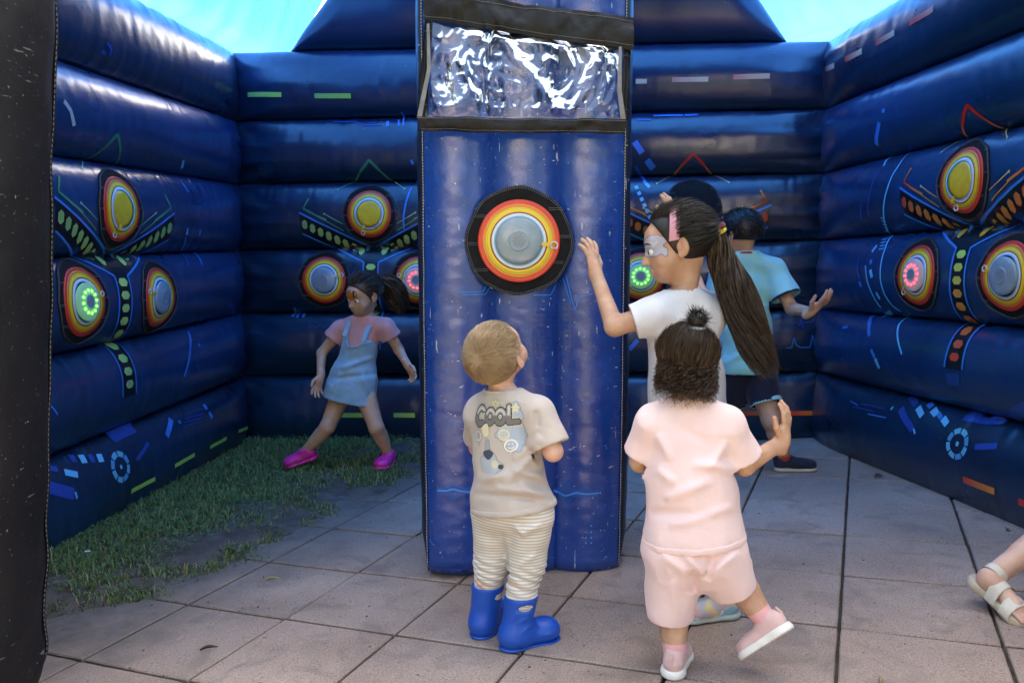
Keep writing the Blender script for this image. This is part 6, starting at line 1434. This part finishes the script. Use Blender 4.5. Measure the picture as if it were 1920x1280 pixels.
def boy_teal():
    J = dict(neck=at(1398, 482, 3.95), shL=at(1356, 508, 3.98), shR=at(1450, 506, 3.92), pelvis=at(1398, 690, 3.95), hipL=at(1376, 706, 3.97), hipR=at(1422, 706, 3.93), knL=at(1366, 790, 4.0), anL=at(1358, 866, 4.06), knR=at(1446, 788, 3.84), anR=at(1474, 864, 3.90),
             elL=at(1338, 590, 4.05), wrL=at(1322, 640, 4.0), elR=at(1484, 578, 3.84), wrR=at(1520, 584, 3.70), head=at(1388, 438, 3.95), hf=(-.62, .76, -.10), hu=(-.05, .05, 1))
    J['toL'] = J['anL'] + np.array((-.02, .1, -.03)); J['toR'] = J['anR'] + np.array((.1, -.01, -.03))
    g_ = ground_at(1470, 888); P = Person('boy in a turquoise shirt and dark shorts near the end wall', J, 'olive', 1.1, 1.12, 1.0, loc=(g_[0], g_[1], gz(g_[0])))
    P.body({'L': ((-.2, .1, -1), (.7, .3, 0), -1, dict(s=1.15)), 'R': ((.55, -.35, .55), (-.3, .5, .6), 1, dict(s=1.25, curl=.2, spread=.25))}, vox=.007, hvox=.0045, brow=M['black_hair'])
    fr = P.fr; rt, fw, up = fr; T = lambda f: lerp(J['pelvis'], J['neck'], f)
    sl, hl = P.sleeve('L', .72, .055, .068); sr, hr = P.sleeve('R', .72, .055, .07)
    pr = [grow(p, .018) for p in P.torso] + [ell(T(.3), (.122, .10, .19), fr, .04), ell(T(.0), (.128, .108, .10), fr, .04)] + sl + sr
    b = lambda x, y: at(x, y, 3.84)
    fo = folds([(b(1440, 570), b(1380, 610), .016, .008), (b(1440, 600), b(1370, 660), .016, .008), (b(1430, 640), b(1360, 680), .015, .007), (b(1390, 520), b(1400, 600), .016, -.006)])
    sh = P.cloth('t_shirt', pr, M['teal'], .0052, cloth_noise(.005, 11, .003, 22, extra=fo, seed=9), .009, cuts=[(T(-.04), -up)], holes=[hl, hr, cone(J['neck'], J['neck'] + up * .09, .05, .056)], it=2, body=pr[:7])
    cuff(P, hr, .0715, .010, M['trim'], 'sleeve_trim', sh); cuff(P, hl, .0695, .010, M['trim'], 'sleeve_trim', sh)
    nb = [J['neck'] + up * (.008) + (rt * math.cos(a) * .057 + fw * math.sin(a) * .053) - up * .010 * math.sin(a) for a in np.linspace(0, 2 * math.pi, 33)]; v, f = tube(nb, .010, 8); mk('collar', v, f, M['red_trim'], sh)
    pr = [grow(P.torso[2], .014)]; hs_ = []
    for k in 'LR':
        a, kn = J['hip' + k], J['kn' + k]; e = lerp(a, kn, .62); d = nrm(e - a); pr.append(cone(a, e + d * .03, .085, .072, .03)); hs_.append(('end', e, d, .14, .11))
    so_ = P.cloth('shorts', pr, M['trim'], .0055, cloth_noise(seed=10), .009, cuts=[(T(.12), up)], holes=hs_)
    for h in hs_: cuff(P, h, .0745, .018, M['teal'], 'shorts_trim', so_)
    shoe(P.root, J['anR'], flat_dir(.97, -.16), UPV, .20, M['navy_shoe'], M['cream_sole'], M['red_sock'], leg=J['knR'], h=J['anR'][2] - gz(J['anR'][0]) - .002, lace=M['lace'])
    shoe(P.root, J['anL'], flat_dir(-.2, .95), UPV, .20, M['navy_shoe'], M['cream_sole'], M['red_sock'], leg=J['knL'], h=J['anL'][2] - gz(J['anL'][0]) - .002, lace=M['lace'])
    c, hf = J['head'], P.hfr; r, f_, u = hf; s = P.hs; pt = lambda x, y, z: c + s * (r * x + f_ * y + u * z)
    hb = cap(P.root, c, hf, s, M['black_hair'], .010, [(pt(0, .052, .03), f_ * .85 - u * .5), (pt(0, -.01, -.028), -u + f_ * .15)], vox=.005)
    line = lambda x, y, z: ((y < .48) | (z > .6)) & (z > -.35) & ~((y > .1) & (z < 0))
    p, n_ = scalp(3500, c, hf, s, line, .008); d = unit(n_ + rng.normal(0, .35, p.shape) - u * .5); L_ = rng.uniform(.010, .020, (len(p), 1)); v, f = strands(np.stack([p, p + d * L_ * .5, p + unit(d - u * .35) * L_], 1), .0011); mk('hair_strands', v, f, M['black_hair'], hb)
boy_teal()

# ---------------------------------------------------------------- girl in denim on the grass
M['denim'] = fabric('light_denim', (.20, .34, .46), (.27, .42, .54), bump=.5, bscale=700, nscale=22); M['rose'] = fabric('rose_jersey', (.52, .27, .29)); M['magenta'] = pbr('magenta_clog', (.62, .02, .30), (.70, .03, .36), 12, .4)
def girl_denim():
    J = dict(neck=at(684, 598, 4.38), shR=at(640, 616, 4.42), shL=at(724, 614, 4.35), pelvis=at(660, 722, 4.38), hipR=at(640, 738, 4.41), hipL=at(684, 738, 4.35), knR=at(614, 800, 4.30), anR=at(573, 846, 4.33), knL=at(706, 802, 4.28), anL=at(728, 850, 4.36),
             elR=at(603, 662, 4.42), wrR=at(601, 706, 4.32), elL=at(748, 656, 4.38), wrL=at(764, 684, 4.30), head=at(682, 552, 4.35), hf=(-.62, -.68, -.30), hu=(-.12, -.2, 1))
    dR = nrm((-.95, -.1, -.30)); J['toR'] = J['anR'] + dR * .08; J['toL'] = J['anL'] + np.array((-.02, -.09, -.03))
    g_ = ground_at(720, 880); P = Person('girl in a denim pinafore and magenta clogs running on the grass', J, 'olive', 1.0, 1.08, .98, loc=(g_[0], g_[1], gz(g_[0])))
    bo = P.body({'R': ((-.25, -.2, -.9), (.5, -.5, 0), 1, dict(s=1.1, curl=.3, spread=.3)), 'L': ((.45, -.2, -.75), (-.5, -.5, 0), -1, dict(s=1.1, curl=.5))}, vox=.0065, hvox=.0045, brow=M['brown_hair'])
    fr = P.fr; rt, fw, up = fr; T = lambda f: lerp(J['pelvis'], J['neck'], f)
    sl, hl = P.sleeve('L', .42, .05, .062); sr, hr = P.sleeve('R', .42, .05, .062)
    P.cloth('t_shirt', [grow(p, .011) for p in P.torso] + sl + sr, M['rose'], .005, cloth_noise(seed=11), .008, cuts=[(T(.2), -up)], holes=[hl, hr, cone(J['neck'] - up * .01, J['neck'] + up * .09, .046, .05)])
    hem = T(-.32); b = lambda x, y: at(x, y, 4.27)
    pr = [grow(P.torso[1], .020), grow(P.torso[2], .022), ell(T(.62), (.096, .088, .09), fr, .03), cone(T(.15), hem, .105, .128, .04), cone(T(.1) + rt * .03, hem + rt * .035 - up * .02, .095, .125, .05), cone(T(.1) - rt * .03, hem - rt * .035 - up * .02, .095, .125, .05)]
    fo = folds([(b(640, 690), b(700, 670), .014, .008), (b(630, 710), b(705, 700), .014, -.007), (b(620, 735), b(640, 700), .012, .007), (b(690, 740), b(680, 700), .012, .007), (b(650, 650), b(700, 640), .012, .006)])
    dr = P.cloth('pinafore_dress', pr, M['denim'], .005, cloth_noise(.005, 11, .004, 20, extra=fo, seed=12), .009, cuts=[(hem + up * .035, -up), (T(.78), up + fw * .25)], holes=[cone(T(.86) + fw * .09, T(.72) + fw * .09, .05, .045)])
    for sd in (-1, 1):
        q = [T(.72) + rt * sd * .055 + fw * .088, T(.92) + rt * sd * .058 + fw * .058, T(1.03) + rt * sd * .060 + fw * .0, T(.9) + rt * sd * .055 - fw * .07, T(.7) + rt * sd * .05 - fw * .085]; q = np.array(q); V = []
        for p_ in q: V += [p_ - rt * .013, p_ + rt * .013]
        mk('shoulder_strap', V, grid_faces(5, 2), M['denim'], dr)
    for k, d, u_ in (('L', flat_dir(-.25, -.95), UPV), ('R', dR, nrm(J['knR'] - J['anR']) + np.array((0, 0, .6)))):
        a = J['an' + k]; h = a[2] - float(soil_z(np.array(a[0]), np.array(a[1]))) - .004 if k == 'L' else .05
        shoe(P.root, a, d, u_, .185, M['magenta'], M['magenta'], None, h=h, name='clog', width=1.1)
    c, hf = J['head'], P.hfr; r, f_, u = hf; s = P.hs; pt = lambda x, y, z: c + s * (r * x + f_ * y + u * z)
    hb = cap(P.root, c, hf, s, M['brown_hair'], .007, [(pt(0, .045, .035), f_ * .85 - u * .5), (pt(0, -.01, -.045), -u + f_ * .3)], vox=.005)
    tie = pt(0, -.098, .03); line = lambda x, y, z: ((y < .42) | (z > .6)) & (z > -.45) & ~((y > .05) & (z < -.1))
    p, n_ = scalp(4000, c, hf, s, line, .006); v, f = strands(combed(p, n_, tie, .03, .07, .06, .006), .001); mk('hair_strands', v, f, M['brown_hair'], hb)
    ponytail([tie, at(722, 528, 4.42), at(738, 540, 4.44), at(748, 565, 4.45), at(750, 590, 4.46)], [.02, .045, .05, .045, .015], 1500, M['brown_hair'], P.root, wave=.01)
    q = [tie + (r * math.cos(x) + u * math.sin(x)) * .026 for x in np.linspace(0, 2 * math.pi, 25)]; v, f = tube(q, .007, 8); mk('hair_tie', v, f, M['grey_sock'], P.root)
    def fp(X, Y):
        C_ = np.zeros(X.shape + (4,)); q_ = np.stack([X, Y, 0 * X], -1); n_ = vnoise(q_, 60, 5) * .02
        C_[(np.hypot(X / 2.1, (Y - .012) / 1.0) + n_ < .020)] = (.50, .16, .03, 1); C_[(np.abs(np.abs(X) - .03) < .004) & (np.abs(Y - .02) < .016)] = (.02, .015, .012, 1); return C_
    decal(bo, pt(0, .075, .012), -r, u, .12, .08, 60, 44, fp, .0012, M['print_cloth'], 'face_paint', bo, depth=.12)
girl_denim()

# ---------------------------------------------------------------- child leaving the picture on the right, one sandal in view
M['sandal'] = pbr('cream_sandal', (.60, .55, .46), (.68, .63, .54), 25, .6, bump=.3, bscale=300); M['sandal_sole'] = pbr('sandal_sole', (.42, .34, .24), (.55, .48, .38), 18, .75); M['green_tee'] = fabric('grey_green_shirt', (.20, .24, .20))
def runner():
    J = dict(neck=at(2130, 560, 2.33), shL=at(2190, 590, 2.20), shR=at(2080, 590, 2.42), pelvis=at(2095, 800, 2.33), hipL=at(2110, 825, 2.27), hipR=at(2080, 825, 2.38), knR=at(1990, 985, 2.36), anR=at(1858, 1082, 2.275), knL=at(2060, 985, 2.30), anL=at(1975, 1105, 2.32),
             elL=at(2240, 690, 2.22), wrL=at(2270, 640, 2.12), elR=at(2050, 690, 2.50), wrR=at(2010, 760, 2.48), head=at(2150, 460, 2.32), hf=(.9, -.3, -.1), hu=(.1, 0, 1))
    d = nrm(at(1905, 1158, 2.185) - at(1822, 1086, 2.32)); J['toR'] = J['anR'] + d * .10 - np.array((0, 0, .015)); dl = flat_dir(.85, -.45); J['toL'] = J['anL'] + dl * .1 - UPV * .03
    J['shL'], J['shR'] = J['shL'], J['shR']
    g_ = ground_at(1960, 1150); P = Person('child running out of the picture at the right, cream sandal and bare shin showing', J, 'fair', 1.1, 1.1, 1.0, loc=(g_[0], g_[1], gz(g_[0])))
    P.body({'L': ((.3, -.5, .7), (-.6, 0, .3), 1, dict(s=1.15)), 'R': ((-.3, .1, -.9), (.6, 0, 0), -1, dict(s=1.15))}, vox=.006, hvox=.005, brow=M['brown_hair'])
    fr = P.fr; rt, fw, up = fr; T = lambda f: lerp(J['pelvis'], J['neck'], f); sl, hl = P.sleeve('L', .6, .055, .068); sr, hr = P.sleeve('R', .6, .055, .068)
    P.cloth('t_shirt', [grow(p, .018) for p in P.torso] + [ell(T(.1), (.118, .10, .16), fr, .04)] + sl + sr, M['green_tee'], .007, cloth_noise(seed=14), .012, cuts=[(T(-.05), -up)], holes=[hl, hr])
    pr = [grow(P.torso[2], .014)]; hs_ = []
    for k in 'LR':
        a, kn = J['hip' + k], J['kn' + k]; e = lerp(a, kn, .7); q = nrm(e - a); pr.append(cone(a, e + q * .03, .08, .066, .03)); hs_.append(('end', e, q, .14, .1))
    P.cloth('shorts', pr, M['trim'], .007, cloth_noise(seed=15), .012, cuts=[(T(.12), up)], holes=hs_)
    cap(P.root, J['head'], P.hfr, P.hs, M['brown_hair'], .012, [(J['head'] + P.hfr[1] * .05, P.hfr[1] * .8 - P.hfr[2] * .55), (J['head'] - P.hfr[2] * .05, -P.hfr[2])], disp=lambda Q: .008 * vnoise(Q, 45, 3))
    for k, dd in (('R', d), ('L', dl)):
        a = J['an' + k]; u_ = nrm(np.cross(np.cross(dd, UPV), dd)); r = np.cross(dd, u_); f3 = np.stack([r, dd, u_])
        b0 = a - u_ * (.052 if k == 'R' else (a[2] - gz(a[0]) - .0)); p = lambda x, y, z: b0 + r * x + dd * y + u_ * z
        so_ = [ell(p(0, -.012, .008), (.036, .044, .03), f3, .012), ell(p(0, .05, .008), (.034, .07, .03), f3, .015), ell(p(0, .108, .008), (.044, .05, .03), f3, .012)]
        v, f = polygonize(so_, .0034, cuts=[(p(0, 0, 0), -u_), (p(0, 0, .022), u_)]); sd = mk('sandal', v, f, M['sandal_sole'], P.root)
        ft = [ell(p(0, .0, .040), (.026, .034, .026), f3, .02), cone(p(0, .02, .044), p(0, .09, .032), .027, .022, .02), ell(p(0, .095, .030), (.036, .03, .012), f3, .015)] + [cone(p(-.026 + .013 * q, .112, .029), p(-.027 + .0135 * q, .142 - .004 * q if k == 'L' else .126 + .004 * q, .027), .0085 - .0002 * q, .0075, .004) for q in range(5)] + [cone(p(0, .0, .04), a, .028, .028, .02)]
        v, f = polygonize(ft, .0034); mk('foot', v, f, P.skin, P.root)
        for (y0, y1, h0, w_, nm) in ((.028, .062, .072, .0365, 'strap'), (.082, .116, .054, .0445, 'strap')):
            V = []
            for q in np.linspace(-.12, math.pi + .12, 22):
                for t_ in (0, .5, 1): V.append(p(math.cos(q) * w_, y0 + (y1 - y0) * t_ - .006 * math.sin(q), .016 + max(math.sin(q), -.1) * (h0 - .016 - .006 * t_)))
            V = np.array(V); n0 = len(V); V = np.concatenate([V, V - u_ * .003]); mk(nm, V, np.concatenate([grid_faces(22, 3), grid_faces(22, 3, True, n0)]), M['sandal'], sd)
        V = []; ld = nrm(J['kn' + k] - a); la = nrm(np.cross(ld, r)); lb = np.cross(ld, la)
        for q in np.linspace(0, 2 * math.pi, 26):
            for t_ in (0, .5, 1): V.append(a + la * math.cos(q) * .0325 + lb * math.sin(q) * .0325 + ld * (.004 + .022 * t_))
        mk('ankle_strap', V, grid_faces(26, 3), M['sandal'], sd)
runner()
